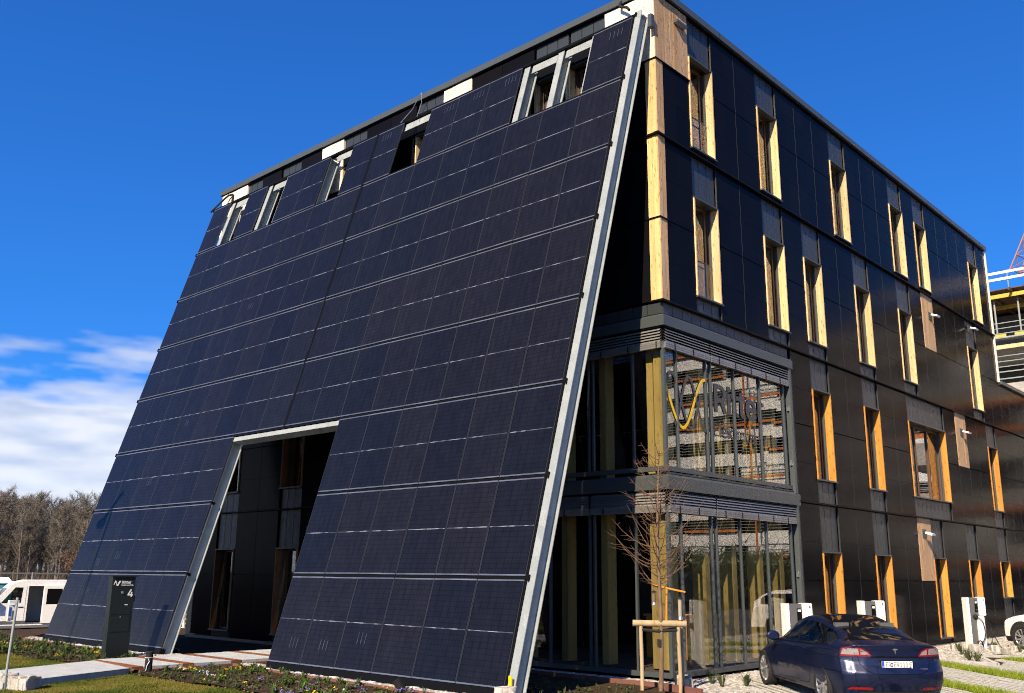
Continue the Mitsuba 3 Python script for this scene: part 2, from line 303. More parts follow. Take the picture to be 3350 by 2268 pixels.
# windows and the metal boards above and below them
def infill(F, u0, u1, z0, z1, n):
    k = key(B, 'metal_panel'); mb = MB(); F.mbox(mb, u0, u1, -0.10, -0.075, z0, z1); scene[k] = ply(mb.get(), 'm_black')
    w = (u1-u0-0.02)/n
    for i in range(n): F.cube(k, 'board', 'm_infill', u0+0.01+i*w+0.011, u0+0.01+(i+1)*w-0.011, -0.075, -0.052, z0+0.004, z1-0.004)
def window(F, u0, u1, z0, z1, s):
    k = key(B, 'window'); mb = MB(); t = 0.06; a, b = u0+0.045, u1-0.045; R = F is RF
    for (p, q, r, w) in [(a, a+t, z0, z1), (b-t, b, z0, z1), (a+t, b-t, z0, z0+t), (a+t, b-t, z1-t, z1)]: F.mbox(mb, p, q, -0.31, -0.235, r, w)
    wide = u1-u0 > 2
    if wide:
        F.mbox(mb, a+1.05, a+1.13, -0.31, -0.225, z0+t, z1-t); F.mbox(mb, b-1.13, b-1.05, -0.31, -0.225, z0+t, z1-t)
    else:
        F.mbox(mb, a+t+0.05, a+t+0.12, -0.30, -0.25, z0+t, z1-t); F.mbox(mb, b-t-0.12, b-t-0.05, -0.30, -0.25, z0+t, z1-t)
    scene[k] = ply(mb.get(), 'm_wood_frame')
    jm = ('m_wood_orange' if R else 'm_wood_shaded') if s <= 2 else 'm_wood_gold'
    F.cube(k, 'jamb', jm, u0, u0+0.042, -0.235, 0.03, z0, z1); F.cube(k, 'jamb', jm, u1-0.042, u1, -0.235, 0.03, z0, z1)
    F.cube(k, 'lintel', 'm_trim', u0-0.01, u1+0.01, -0.235, 0.035, z1, z1+0.035)
    F.cube(k, 'sill', 'm_trim', u0-0.015, u1+0.015, -0.235, 0.065, z0-0.04, z0)
    F.cube(k, 'guide_rail', 'm_cap', b-0.035, b, -0.225, -0.17, z0+0.002, z1-0.002); F.cube(k, 'guide_rail', 'm_cap', a, a+0.035, -0.225, -0.17, z0+0.002, z1-0.002)
    g = MB(); P = [F.P(a+t, -0.27, z0+t), F.P(b-t, -0.27, z0+t), F.P(b-t, -0.27, z1-t), F.P(a+t, -0.27, z1-t)]; g.add(P, [[0, 1, 2, 3]])
    put(k, 'pane', 'm_glass', g.get())
    if s > 2 and R and u0 < 7:
        g = MB(); P = [F.P(a+0.04, -0.16, z0+0.03), F.P(b-0.04, -0.16, z0+0.03), F.P(b-0.04, -0.16, z0+0.95), F.P(a+0.04, -0.16, z0+0.95)]; g.add(P, [[0, 1, 2, 3]])
        put(k, 'balustrade', 'm_glass_thin', g.get()); F.cube(k, 'handrail', 'm_trim', a+0.036, b-0.036, -0.17, -0.15, z0+0.95, z0+0.972)
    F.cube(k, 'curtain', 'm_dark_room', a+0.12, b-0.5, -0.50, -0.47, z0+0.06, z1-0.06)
    za, zb = ST[s]; n = 9 if wide else 3
    if not R and s == 4: F.cube(k, 'added_shadow_box', 'm_black', u0, u1, -0.048, 0.0, z1+0.04, z1+0.52)  # added black box, stands in for shade over the infill under the lintel
    infill(F, u0, u1, z1+0.038, zb-(0.05 if s < 4 else 0), n)
    if z0-za > 0.3: infill(F, u0, u1, za, z0-0.042, n)
    else: F.cube(B, 'sill_apron', 'm_black', u0, u1, -0.1, -0.03, za, z0-0.042)
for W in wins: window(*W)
# timber boards
def planks(F, u0, u1, z0, z1, n, m, d=0.0):
    w = (u1-u0)/n
    for i in range(n):
        j = 0.004*math.sin(7.3*i+u0*3)
        F.cube(B, 'plank', m, u0+i*w+0.003, u0+(i+1)*w-0.003, -0.075, d+0.012+j, z0+0.004, z1-0.004)
for k, za, zb in WOODR: planks(RF, YK[k]+0.01, YK[k+1]-0.01, za, zb, 7, 'm_wood_grey')
for k in FWOOD: planks(FF, XK[k[1]]+0.01, XK[k[0]]-0.01, 13.61, 15.36, 6, 'm_wood_pale')
planks(FF, -18.72, XK[15]-0.01+0.21, 13.61, 15.36, 10, 'm_wood_pale')
planks(FF, -18.72, XK[16]-0.02, -0.12, 13.60, 2, 'm_wood_grey')
for z0, z1 in [(13.61, 15.36), (11.72, 13.59), (9.68, 11.66), (7.76, 9.65)]:
    top = z0 > 13
    planks(FF, -1.14 if top else 0.0, 0.285, z0, z1, 10 if top else 2, 'm_wood_pale' if top else 'm_wood_corner')
    planks(RF, 4.638, YK[1]-0.01 if top else 4.925, z0, z1, 11 if top else 2, 'm_wood_grey')
    cube(B, 'corner_band', 'm_black', (-0.03 if not top else -1.15, 4.61, z0-0.035), (0.327, 4.98 if not top else 6.08, z0-0.004))
# storey ledges, roof cap, end strips
for z in (11.70, 7.74, 3.77):
    cube(B, 'ledge', 'm_black', (0.247, 4.55 if z > 4 else 10.6, z-0.045), (0.367, 29.28, z-0.004))
    cube(B, 'ledge', 'm_black', (-18.75, 4.57, z-0.045), (0.367 if z > 10 else -5.3, 4.69, z-0.004))
cap = MB()
cap.box((-18.82, 4.57, 15.365), (0.387, 4.98, 15.54)); cap.box((-0.03, 4.98, 15.365), (0.387, 29.38, 15.54)); cap.box((-18.82, 4.98, 15.365), (-18.4, 29.38, 15.54)); cap.box((-18.4, 29.0, 15.365), (-0.03, 29.38, 15.54))
put(B, 'roof_cap', 'm_cap', cap.get())
for y in np.arange(7.5, 29, 3.0): cube(B, 'cap_joint', 'm_black', (0.386, y, 15.363), (0.3885, y+0.015, 15.542))
cube(B, 'soffit_strip', 'm_black', (-18.74, 4.62, 15.335), (0.31, 4.70, 15.363)); cube(B, 'soffit_strip', 'm_black', (0.25, 4.71, 15.335), (0.32, 29.28, 15.363))
cube(B, 'end_board', 'm_wood_pale', (0.20, 29.25, 9.7), (0.35, 29.33, 15.26))
cube(B, 'wing_cap', 'm_cap', (-6.0, 29.33, 9.62), (0.40, 41.6, 9.76))
cube(B, 'base_strip', 'm_trim', (0.20, 10.62, -0.26), (0.30, 41.5, -0.13)); cube(B, 'base_strip', 'm_trim', (-18.72, 4.62, -0.26), (-5.3, 4.70, -0.13))
# glazed corner, two storeys
def glazed(F, posts, doubles, end, z0, z1, blind, start):
    for (u, w) in posts: F.cube(B, 'mullion', 'm_trim', u-w*0.36, u+w*0.36, -0.11, -0.05, z0, z1)
    ulo, uhi = min(start, end), max(start, end)
    F.cube(B, 'bottom_rail', 'm_trim', ulo, uhi, -0.13, -0.045, z0-0.10, z0); F.cube(B, 'top_rail', 'm_trim', ulo, uhi, -0.17, -0.025, z1, z1+0.08)
    us = sorted([u for u, w in posts]+[start, end])
    for a, b in zip(us[:-1], us[1:]):
        if b-a < 0.2: continue
        off = rng.normal(0, 0.0025, 4); g = MB()
        g.add([F.P(a, -0.09+off[0], z0), F.P(b, -0.09+off[1], z0), F.P(b, -0.09+off[2], z1), F.P(a, -0.09+off[3], z1)], [[0, 1, 2, 3]])
        put(B, 'glass_pane', 'm_glass', g.get())
PR = [(5.22, 0.05), (6.44, 0.06), (6.65, 0.06), (7.70, 0.05), (8.97, 0.05), (10.22, 0.07)]
PF_ = [(-0.60, 0.07), (-1.70, 0.06), (-1.83, 0.06), (-2.96, 0.07), (-4.1, 0.07)]
for (z0, z1) in ((4.13, 6.75), (-0.02, 3.25)):
    glazed(RF, PR, None, 10.42, z0, z1, None, 4.70); glazed(FF, PF_, None, -5.15, z0, z1, None, 0.22)
    cube(B, 'corner_post', 'm_trim', (0.172, 4.69, z0-0.12), (0.25, 4.768, z1+0.08))
    RF.cube(B, 'end_post', 'm_cap', 10.42, 10.52, -0.2, 0.03, z0-0.2, z1+0.45); RF.cube(B, 'end_post', 'm_trim', 10.53, 10.62, -0.1, 0.0, z0-0.2, z1+0.45)
    for y in (z0+0.5, z0+1.9): RF.cube(B, 'hinge', 'm_alloy', 10.36, 10.42, -0.06, -0.01, y, y+0.1)
def trim_band(z0, z1):
    mb = MB(); s = 0.055
    prof = [(-0.05, z0), (0.05, z0), (0.05, z1-s), (-0.02, z1), (-0.05, z1)]
    pts = []
    for d, z in prof: pts.append([(-5.2, 4.65-d, z), (0.287+d, 4.65-d, z), (0.287+d, 10.62, z)])
    v = np.array(pts).reshape(-1, 3); n = len(prof); f = []
    for i in range(n):
        j = (i+1) % n
        for c in range(2): f.append([i*3+c, i*3+c+1, j*3+c+1, j*3+c])
    mb.add(v, f); return put(B, 'trim_band', 'm_trim', mb.get())
trim_band(7.16, 7.43); trim_band(3.63, 3.95)
def boards(F, u0, u1, z0, z1, n):
    F.cube(B, 'backing_strip', 'm_black', u0, u1, -0.10, -0.075, z0, z1); w = (u1-u0)/n
    for i in range(n): F.cube(B, 'short_board', 'm_infill', u0+i*w+0.008, u0+(i+1)*w-0.008, -0.07, -0.02, z0+0.005, z1-0.01)
boards(RF, 4.69, 10.5, 7.44, 7.70, 15); boards(FF, -5.2, 0.26, 7.44, 7.70, 14)
boards(RF, 4.8, 10.42, 3.96, 4.005, 1)
for a, b in zip([4.72, 5.24, 6.67, 7.72, 8.99], [5.20, 6.42, 7.68, 8.95, 10.2]): RF.cube(B, 'sill_panel', 'm_infill', a, b, -0.08, -0.045, 3.955, 4.005)
def blind(F, u0, u1, z0, z1):
    k = key(B, 'sun_blind'); scene[k] = {'type': 'cube', 'to_world': None, 'bsdf': ref('m_black')}
    lo, hi = np.array(F.P(u0, -0.06, z1-0.02)), np.array(F.P(u1, 0.02, z1)); lo, hi = np.minimum(lo, hi), np.maximum(lo, hi)
    scene[k]['to_world'] = T4().translate(((lo+hi)/2).tolist()).scale(((hi-lo)/2).tolist())
    n = 5; pk = z0+0.14; st = (z1-0.03-pk)/n
    for i in range(n):
        z = pk+i*st+0.012; mb = MB(); pts = []
        for d, h in ((-0.055, 0.055), (-0.02, 0.035), (0.012, 0.008), (0.025, -0.012)): pts += [F.P(u0+0.01, d, z+h), F.P(u1-0.01, d, z+h)]
        mb.add(pts, [[2*a, 2*a+1, 2*a+3, 2*a+2] for a in range(3)]); put(k, 'slat', 'm_blind', mb.get())
    for i in range(6): F.cube(k, 'stacked_slat', 'm_blind', u0+0.01, u1-0.01, -0.055, 0.028-0.006*(i % 2), z0+i*0.023+0.004, z0+i*0.023+0.021)
    for u in np.arange(u0+0.35, u1, 0.75): F.cube(k, 'ladder_tape', 'm_black', u, u+0.025, -0.056, 0.034, z0, z0+0.15)
for z0, z1 in ((6.67, 7.15), (3.16, 3.62)):
    blind(RF, 4.69, 6.53, z0, z1); blind(RF, 6.56, 10.40, z0, z1); blind(FF, -1.75, 0.22, z0, z1); blind(FF, -5.1, -1.79, z0, z1)
    RF.cube(B, 'blind_box', 'm_black', 4.69, 10.5, -0.2, -0.065, z1-0.4, z1+0.3); FF.cube(B, 'blind_box', 'm_black', -5.1, 0.2, -0.2, -0.065, z1-0.4, z1+0.3)
# glulam posts and furniture inside the glazed corner
for z0, z1 in ((0.02, 3.6), (3.76, 7.5)):
    for y in (5.30, 6.60, 7.78, 9.05, 10.1): cube(B, 'glulam_post', 'm_glulam', (-0.36, y-0.08, z0), (-0.02, y+0.10, z1))
    for x in (-0.32, -1.62, -2.75, -3.9): cube(B, 'glulam_post', 'm_glulam', (x-0.07, 4.95, z0), (x+0.10, 5.27, z1))
    cube(B, 'glulam_post', 'm_glulam', (-0.14, 4.86, z0), (0.09, 5.10, z1))
    cube(B, 'ceiling', 'm_wood_frame', (-5.0, 5.0, z1), (-0.06, 10.9, z1+0.06))
    cube(B, 'room_wall', 'm_dark_room', (-5.0, 10.9, z0), (-0.06, 11.0, z1))
fr = thing('display_screen', 'dark blue glowing-looking wall screen behind the ground floor corner glazing', 'screen')
labels[fr]['label'] = 'dark blue wall screen behind the ground floor corner glazing'
cube(fr, 'panel', 'm_screen', (-2.6, 9.4, 1.25), (-1.3, 9.46, 2.1)); cube(fr, 'frame', 'm_black', (-2.65, 9.462, 1.2), (-1.25, 9.5, 2.15)); cube(fr, 'stand', 'm_black', (-2.0, 9.44, 0.02), (-1.9, 9.5, 1.2))
ck = thing('reception_desk', 'orange timber counter inside the ground floor corner room', 'desk')
cube(ck, 'front', 'm_wood_orange', (-2.1, 7.2, 0.02), (-0.95, 7.3, 0.95)); cube(ck, 'top', 'm_wood_orange', (-2.15, 7.17, 0.95), (-0.9, 7.8, 1.0)); cube(ck, 'side', 'm_wood_orange', (-1.0, 7.31, 0.02), (-0.95, 7.75, 0.948))
ck = thing('storage_cabinet', 'orange timber cabinet low behind the glass nearest the parked cars', 'cabinet')
cube(ck, 'carcass', 'm_wood_orange', (-1.1, 8.0, 0.02), (-0.5, 8.5, 1.0)); cube(ck, 'door', 'm_wood_orange', (-1.08, 7.98, 0.06), (-0.52, 7.998, 0.96))
# company lettering on the upper glazing (outer face of the glass)
GX = 0.287-0.075
def ribbon(fn, w, m, name, n=60):
    y = np.linspace(*fn[1], n); z = fn[0](y); t = np.stack([np.gradient(y), np.gradient(z)], 1); t /= np.linalg.norm(t, axis=1, keepdims=True)
    a = np.c_[y-t[:, 1]*w/2, z+t[:, 0]*w/2]; b = np.c_[y+t[:, 1]*w/2, z-t[:, 0]*w/2]; mb = MB(); v = []
    for x in (GX, GX+0.004): v.append(np.c_[np.full(n, x), a]); v.append(np.c_[np.full(n, x), b])
    i = np.arange(n-1); f = []
    for p, q in ((0, 1), (3, 2), (2, 0), (1, 3)): f.append(np.stack([p*n+i, p*n+i+1, q*n+i+1, q*n+i], 1))
    mb.add(np.vstack(v), np.vstack(f)); return put(LG, name, m, mb.get())
LG = key(B, 'wave_emblem'); scene[LG] = None
sin = lambda ph, per: (lambda y: 5.62+0.57*np.cos((y-ph)/per*2*np.pi))
k0 = LG
ys = np.linspace(4.70, 6.12, 60)
def first_ribbon():
    fn, w = sin(5.02, 1.46), 0.07
    y = np.linspace(4.71, 6.2, 80); z = fn(y); t = np.stack([np.gradient(y), np.gradient(z)], 1); t /= np.linalg.norm(t, axis=1, keepdims=True)
    mb = MB(); n = len(y); a = np.c_[y-t[:, 1]*w/2, z+t[:, 0]*w/2]; b = np.c_[y+t[:, 1]*w/2, z-t[:, 0]*w/2]
    v = [np.c_[np.full(n, x), q] for x in (GX, GX+0.003) for q in (a, b)]; i = np.arange(n-1)
    mb.add(np.vstack(v), np.vstack([np.stack([p*n+i, p*n+i+1, q*n+i+1, q*n+i], 1) for p, q in ((0, 1), (3, 2), (2, 0), (1, 3))])); return mb.get()
scene[LG] = ply(first_ribbon(), 'm_text_grey')
ribbon((sin(5.72, 1.30), (5.10, 6.42)), 0.07, 'm_text_grey', 'grey_wave')
ribbon((lambda y: 5.62+0.60*np.cos((y-6.40)/1.96*2*np.pi), (4.72, 6.50)), 0.07, 'm_yellow', 'yellow_wave')
text(B, 'glass_lettering', 'm_text_grey', 'Ritter', 0.63, (GX, 6.72, 5.57), (0, 1, 0), (0, 0, 1), width=2.35, bold=True)
text(B, 'glass_lettering', 'm_text_grey', 'Elektrotechnik', 0.30, (GX, 6.68, 4.99), (0, 1, 0), (0, 0, 1), width=3.1)
# flood lights on the right facade
def floodlight(y, z, label, arm=0.07, metal='m_trim'):
    t = thing('wall_floodlight', label, 'wall light')
    cube(t, 'bracket', metal, (0.30, y-0.15, z-0.13), (0.325, y+0.15, z+0.13))
    cube(t, 'arm', metal, (0.325, y-0.03, z-0.03), (0.287+arm, y+0.03, z+0.03))
    mb = MB(); c, s = math.cos(0.35), math.sin(0.35)
    mb.box((-0.07, -0.15, -0.03), (0.15, 0.15, 0.03), R=[[c, 0, s], [0, 1, 0], [-s, 0, c]], o=(0.287+arm+0.1, y, z)); put(t, 'housing', 'm_white', mb.get())
    mb = MB(); mb.box((-0.05, -0.13, -0.04), (0.13, 0.13, -0.031), R=[[c, 0, s], [0, 1, 0], [-s, 0, c]], o=(0.287+arm+0.1, y, z)); put(t, 'lens', 'm_clear_lamp', mb.get())
floodlight(21.75, 10.93, 'silver wall floodlight on the highest of the three timber panels of the side wall')
floodlight(23.9, 7.02, 'silver wall floodlight on the middle one of the three timber panels of the side wall')
floodlight(19.2, 3.25, 'silver wall floodlight on the lowest timber panel, above the dark blue car')
floodlight(26.1, 11.32, 'white wall floodlight on dark metal boards near the far end of the side wall')
t = thing('eaves_lamp', 'long pale box lamp on the weathered timber at the top corner', 'wall light')
cube(t, 'housing', 'm_cap', (0.302, 5.46, 14.88), (0.42, 5.90, 14.95)); cube(t, 'lens', 'm_clear_lamp', (0.32, 5.48, 14.868), (0.41, 5.88, 14.879))
# ------------------------------------------------------------------ leaning solar array in front of the building
SOL = thing('solar_array', 'tall leaning wall of black solar panels on galvanised steel beams in front of the building', 'solar array')
SM = basis((0, 0, 0), (1, 0, 0), (0, CA, SA), (0, -SA, CA))
def STW(u, s, n=0.0): return T4((SM@np.array([[1, 0, 0, u], [0, 1, 0, s], [0, 0, 1, n], [0, 0, 0, 1.0]])).tolist())
def sbx(mb, u0, u1, s0, s1, n0, n1): mb.box((u0, s0, n0), (u1, s1, n1), R=SM[:3, :3])
def sput(parent, name, m, *bx):
    mb = MB()
    for b in bx: sbx(mb, *b)
    return put(parent, name, m, mb.get())
def xi(i, left): return -(16-i)*PW-(GAP if left else 0)
pw = PW-0.014
pan = MB(); pan.box((0, 0.062, -0.035), (pw, PH-0.062, 0)); pan_ply = ply(pan.get(), 'm_solar')
edge_ply = [ply(MB().box((a, 0.062, -0.03), (a+0.008, PH-0.062, 0.0035)).get(), 'm_frame') for a in (0, pw-0.008)]
r_ply = ply(MB().box((0.004, 0.035, -0.03), (pw-0.004, 0.060, 0.006)).get(), 'm_rail'); r2_ply = ply(MB().box((0.004, PH-0.060, -0.03), (pw-0.004, PH-0.035, 0.006)).get(), 'm_rail')
b_ply = ply(MB().box((0.03, PH/2-0.007, -0.01), (pw-0.03, PH/2+0.007, 0.0015)).get(), 'm_busbar')
missing = {2, 4, 7, 10, 14, 15}
for j in range(8):
    for c in range(1, 17):
        if (j == 7 and c in missing) or (j < 3 and 7 <= c <= 10): continue
        u = xi(c-1, c <= 8)+0.007
        tl = rng.normal(0, 0.0022, 2); tw = T4((SM@np.array([[1, 0, 0, u], [0, 1, 0, j*PH], [0, 0, 1, 0.0015*math.sin(c*5.1+j*2.3)], [0, 0, 0, 1.0]])@np.array([[1, 0, 0, 0], [0, 1, 0, 0], [-tl[0], -tl[1]*0.5, 1, 0], [0, 0, 0, 1.0]])).tolist())
        k = put(SOL, 'solar_panel', None, pan_ply, to_world=tw)
        put(k, 'frame', None, edge_ply[0], to_world=tw); put(k, 'frame', None, edge_ply[1], to_world=tw); put(k, 'rail', None, r_ply, to_world=tw); put(k, 'rail', None, r2_ply, to_world=tw); put(k, 'busbar', None, b_ply, to_world=tw)
# glinting wire ends at the edge of single panels
for (c, j, s0, off) in [(11, 0, 0.35, 0.62), (12, 0, 0.35, 0.5), (13, 0, 0.55, 0.5), (16, 7, 1.45, 0.55), (13, 7, 1.5, 0.62), (12, 7, 1.5, 0.62), (11, 7, 1.5, 0.62), (9, 7, 1.5, 0.3), (3, 1, 0.4, 0.3), (2, 1, 0.2, 0.3), (2, 0, 1.2, 0.3), (4, 3, 0.6, 0.4), (5, 5, 0.5, 0.5), (3, 2, 0.7, 0.5)]:
    u = xi(c-1, c <= 8)
    for q in range(3 if j != 7 else 4):
        x = u+off+q*0.115
        if x > u+1.08: continue
        sput(SOL, 'wire_glint', 'm_rail', (x, x+0.006, j*PH+s0, j*PH+s0+0.22, -0.001, 0.003))
sput(SOL, 'seam_cover', 'm_black', (xi(8, True)-0.036, xi(8, False)+0.036, 3*PH+0.03, 8*PH-0.03, 0.002, 0.0065))
# purlins with end caps
L, Rr = xi(0, True), 0.0
for j in range(9):
    s = j*PH; runs = [(L-0.08, Rr+0.07)]
    if j in (0,): runs = [(L-0.08, xi(6, True)+0.01), (xi(10, False)-0.02, Rr+0.07)]
    if j in (1, 2): runs = [(L-0.08, xi(6, True)+0.01), (xi(10, False)-0.02, Rr+0.07)]
    for a, b in runs:
        if j == 0: sput(SOL, 'purlin', 'm_black', (a, b, -0.11, 0.03, -0.14, -0.002))
        elif j == 8: sput(SOL, 'purlin', 'm_black', (a, b, s-0.03, s+0.05, -0.12, -0.004))
        else: sput(SOL, 'purlin', 'm_black', (a, b, s-0.03, s+0.03, -0.12, -0.006))
    for a in [Rr+0.07] if j else []: sput(SOL, 'purlin_cap', 'm_black', (a, a+0.03, s-0.055, s+0.055, -0.07, 0.03))
    sput(SOL, 'purlin_cap', 'm_black', (L-0.11, L-0.08, s-0.05, s+0.05, -0.12, 0.0))
# galvanised H beams
def beam(xc, s0, s1, n0=-0.05, w=0.185, h=0.30, web=0.014):
    return sput(SOL, 'beam', 'm_galv', (xc-w/2, xc+w/2, s0, s1, n0-0.016, n0), (xc-web/2, xc+web/2, s0, s1, n0-h+0.016, n0-0.016), (xc-w/2, xc+w/2, s0, s1, n0-h, n0-h+0.016))
top = 8*PH
beam(0.128, -0.30, top+0.12, n0=-0.02)
sput(SOL, 'edge_seal', 'm_black', (-0.006, 0.05, 0.04, top-0.02, -0.032, -0.019))
beam(xi(1, True)+0.12, -0.25, top); beam(xi(3, True)+0.12, -0.25, top); beam(xi(6, True)-0.105, -0.3, top)
beam(xi(10, False)+0.14, -0.25, top-0.1); beam(xi(13, False)+0.13, -0.25, top); beam(xi(14, False)+0.11, -0.25, top); beam(xi(0, True)+0.14, -0.25, top)
for c in (3, 5, 7.5, 12): pass
for c in missing:
    a = xi(c-1, c <= 8); sput(SOL, 'lintel_plate', 'm_galv', ({10: a+0.02, 15: a+0.26}.get(c, a+0.30), a+1.13, top-0.30, top-0.05, -0.09, -0.075), (a+0.30, a+1.13, top-0.07, top-0.05, -0.25, -0.09))
sput(SOL, 'lintel_plate', 'm_galv', (xi(6, True)+0.01, xi(10, False)-0.02, 3*PH-0.17, 3*PH-0.05, -0.03, -0.02), (xi(6, True)+0.01, xi(10, False)-0.02, 3*PH-0.17, 3*PH-0.155, -0.30, -0.03))
sput(SOL, 'edge_profile', 'm_galv', (xi(15, False)-0.035, xi(15, False)-0.005, 7*PH+0.05, top-0.05, -0.06, -0.01)); sput(SOL, 'edge_profile', 'm_galv', (xi(4, True)-0.03, xi(4, True)-0.008, 7*PH+0.05, top-0.05, -0.04, -0.01))
# struts back to the wall, footings and base
for x in (0.128, xi(13, False)+0.13, xi(6, True)-0.105, xi(3, True)+0.12):
    mb = MB(); mb.tube([(x, 4.38, 14.62), (x, 4.63, 14.62)], 0.05, 8); put(SOL, 'wall_strut', 'm_galv', mb.get(), 40)
cube(SOL, 'wall_strut', 'm_trim', (0.26, 4.42, 14.30), (0.36, 4.55, 14.62))
fx = [xi(i, i <= 8) for i in (0.3, 1.2, 2.2, 3.3, 4.4, 5.5)]+[xi(i, False) for i in (10.15, 11.1, 12.1, 13.1, 14.15, 15.3)]
for x in fx: cube(SOL, 'footing', 'm_white', (x-0.09, -0.10, -0.30), (x+0.09, 0.10, -0.10))
for x0, x1 in ((L, xi(6, True)), (xi(10, False), 0.2)): cube(SOL, 'base_board', 'm_black', (x0, 0.50, -0.28), (x1, 0.54, -0.02))
tagy = key(SOL, 'beam_tag'); scene[tagy] = {'type': 'cube', 'to_world': T4().translate([0.17, -0.02, 0.16]).scale([0.035, 0.01, 0.09]), 'bsdf': ref('m_yellow')}
labels[tagy] = {'label': 'small yellow tag at the foot of the right end beam'}
# cables at the top
t = thing('roof_cable', 'thick black cable curling down onto the top right corner of the solar array', 'cable')
mb = MB(); p = np.array([(-0.55, 4.62, 15.44), (-0.60, 4.56, 15.38), (-0.60, 4.52, 15.28), (-0.50, 4.5, 15.19), (-0.36, 4.46, 15.10), (-0.24, 4.4, 14.95)]); q = np.array([PCH(np.arange(6), p[:, i])(np.linspace(0, 5, 30)) for i in range(3)]).T
mb.tube(q, 0.035, 8); put(t, 'hose', 'm_rubber', mb.get(), 50)
t = thing('loop_cable', 'black cable looping up against the pale timber at the far left roof corner', 'cable')
mb = MB(); p = np.array([(-18.6, 4.15, 14.55), (-18.4, 4.4, 14.95), (-18.1, 4.55, 15.2), (-17.95, 4.6, 15.2), (-17.95, 4.58, 14.8), (-17.95, 4.3, 14.5)]); q = np.array([PCH(np.arange(6), p[:, i])(np.linspace(0, 5, 30)) for i in range(3)]).T
mb.tube(q, 0.035, 6); put(t, 'hose', 'm_rubber', mb.get(), 50)
t = thing('guy_wire', 'pale wire hanging in a narrow upside down V from the roof edge', 'wire')
mb = MB(); mb.tube([(-8.1, 4.1, 14.55), (-7.9, 4.35, 15.0), (-7.62, 4.42, 15.46)], 0.012, 5); mb.tube([(-7.62, 4.42, 15.46), (-7.50, 4.35, 15.1), (-7.4, 4.1, 14.5)], 0.012, 5); put(t, 'strand', 'm_rail', mb.get())

# ------------------------------------------------------------------ ground
def struct(k, m, mesh, kind='structure', smooth=False): put('', k, m, mesh, smooth); labels[k] = {'kind': kind}
big = Polygon([(-600, -400), (400, -400), (400, 600), (-600, 600)])
bld = sbox(-18.5, 4.9, 0.0, 41)
xs = np.r_[-600, -300, -200, -120, -90, np.arange(-70, 0.1, 5), 20, 60, 200, 400]; ys_ = np.r_[-400, -100, -40, np.arange(-20, 60.1, 8), 100, 200, 600]
gx, gy = np.meshgrid(xs, ys_, indexing='ij'); nI, nJ = gx.shape; ii, jj = np.meshgrid(np.arange(nI-1), np.arange(nJ-1), indexing='ij')
gq = np.stack([ii*nJ+jj, (ii+1)*nJ+jj, (ii+1)*nJ+jj+1, ii*nJ+jj+1], -1).reshape(-1, 4)
struct('ground', 'm_soil', MB().add(np.stack([gx, gy, gz(gx, gy)-0.02], -1).reshape(-1, 3), gq).get(), smooth=True)
lift = lambda h: (lambda x, y: gz(x, y)+h)
struct('lawn', 'm_lawn', sheet([(-22, -9), (3.5, -9), (3.5, -3.0), (1.0, -2.6), (-4.4, -2.2), (-8.0, -2.2), (-8.6, -2.4), (-11.9, -2.15), (-14, -2.3), (-16.2, -2.1), (-22, -1.4)], lift(0.004), 3))
struct('asphalt_road', 'm_asphalt', sheet([(7.2, -40), (21, -40), (21, 60), (7.2, 60)], lift(0.006), 0))
struct('parking_base', 'm_lawn', sheet([(2.3, 3.4), (0.95, 6.1), (1.9, 7.2), (2.3, 9.0), (2.3, 41), (7.2, 41), (7.2, -3), (4.5, 1)], lift(0.004), 0))
struct('van_road', 'm_asphalt', sheet([(-60, -40), (-27.5, -40), (-27.5, 70), (-60, 70)], lift(0.01), 6))
# path of pale slabs with rusty strips
kp = 'path'; scene[kp] = ply(prism([(-10.62, -2.1), (-8.35, -2.1), (-8.35, 4.4), (-10.62, 4.4)], -0.22, -0.12), 'm_edging'); labels[kp] = {'kind': 'structure'}
def pslab(poly, m, z=-0.06, name='slab'): put(kp, name, m, prism(poly, -0.118, z))
put(kp, 'slab', 'm_slab', prism([(-9.45, -5.1), (-7.35, -5.15), (-8.45, -2.28), (-10.62, -2.02)], -0.22, -0.078))
y = -2.2
for a, b, m in [(-2.26, -2.02, 'm_rust'), (-2.0, -1.12, 'm_slab'), (-1.10, -0.86, 'm_rust'), (-0.84, 0.06, 'm_slab'), (0.08, 0.32, 'm_rust'), (0.34, 1.32, 'm_slab'), (1.34, 1.58, 'm_rust'), (1.60, 2.6, 'm_slab'), (2.62, 2.86, 'm_rust'), (2.88, 4.3, 'm_slab')]:
    pslab([(-10.62, a+(0.2 if a < -2.2 else 0)), (-8.40, a), (-8.40, b), (-10.62, b)], m, -0.055 if m == 'm_rust' else -0.06, 'slab' if m == 'm_slab' else 'rusty_strip')
# flower beds, edging and gravel
beds = [Polygon([(-22, -1.4), (-16.2, -2.1), (-14, -2.3), (-11.9, -2.15), (-10.66, -1.9), (-10.66, -0.5), (-12.3, -0.42), (-19.6, -0.18), (-23, 0.4)]), Polygon([(-8.33, -2.3), (-6, -2.3), (-4.4, -2.2), (1, -2.6), (3.0, -2.6), (2.5, -0.6), (0.3, -0.35), (-3, -0.3), (-5.7, -0.22), (-8.33, 0.1)])]
struct('flower_bed', 'm_soil', sheet(beds[0], lambda x, y: gz(x, y)+0.012+0.05*meshkit.noise(np.stack([x*3, y*3, x*0], -1)), 0.3))
struct('flower_bed_001', 'm_soil', sheet(beds[1], lambda x, y: gz(x, y)+0.012+0.05*meshkit.noise(np.stack([x*3, y*3, x*0], -1)), 0.3))
struct('shaded_bed', 'm_soil', sheet([(-6.8, 0.35), (0.5, 0.35), (1.9, 2.0), (0.75, 3.6), (-0.4, 3.62), (-5, 3.75)], lambda x, y: gz(x, y)+0.012+0.05*meshkit.noise(np.stack([x*2.5, y*2.5, x*0+4], -1)), 0.4))
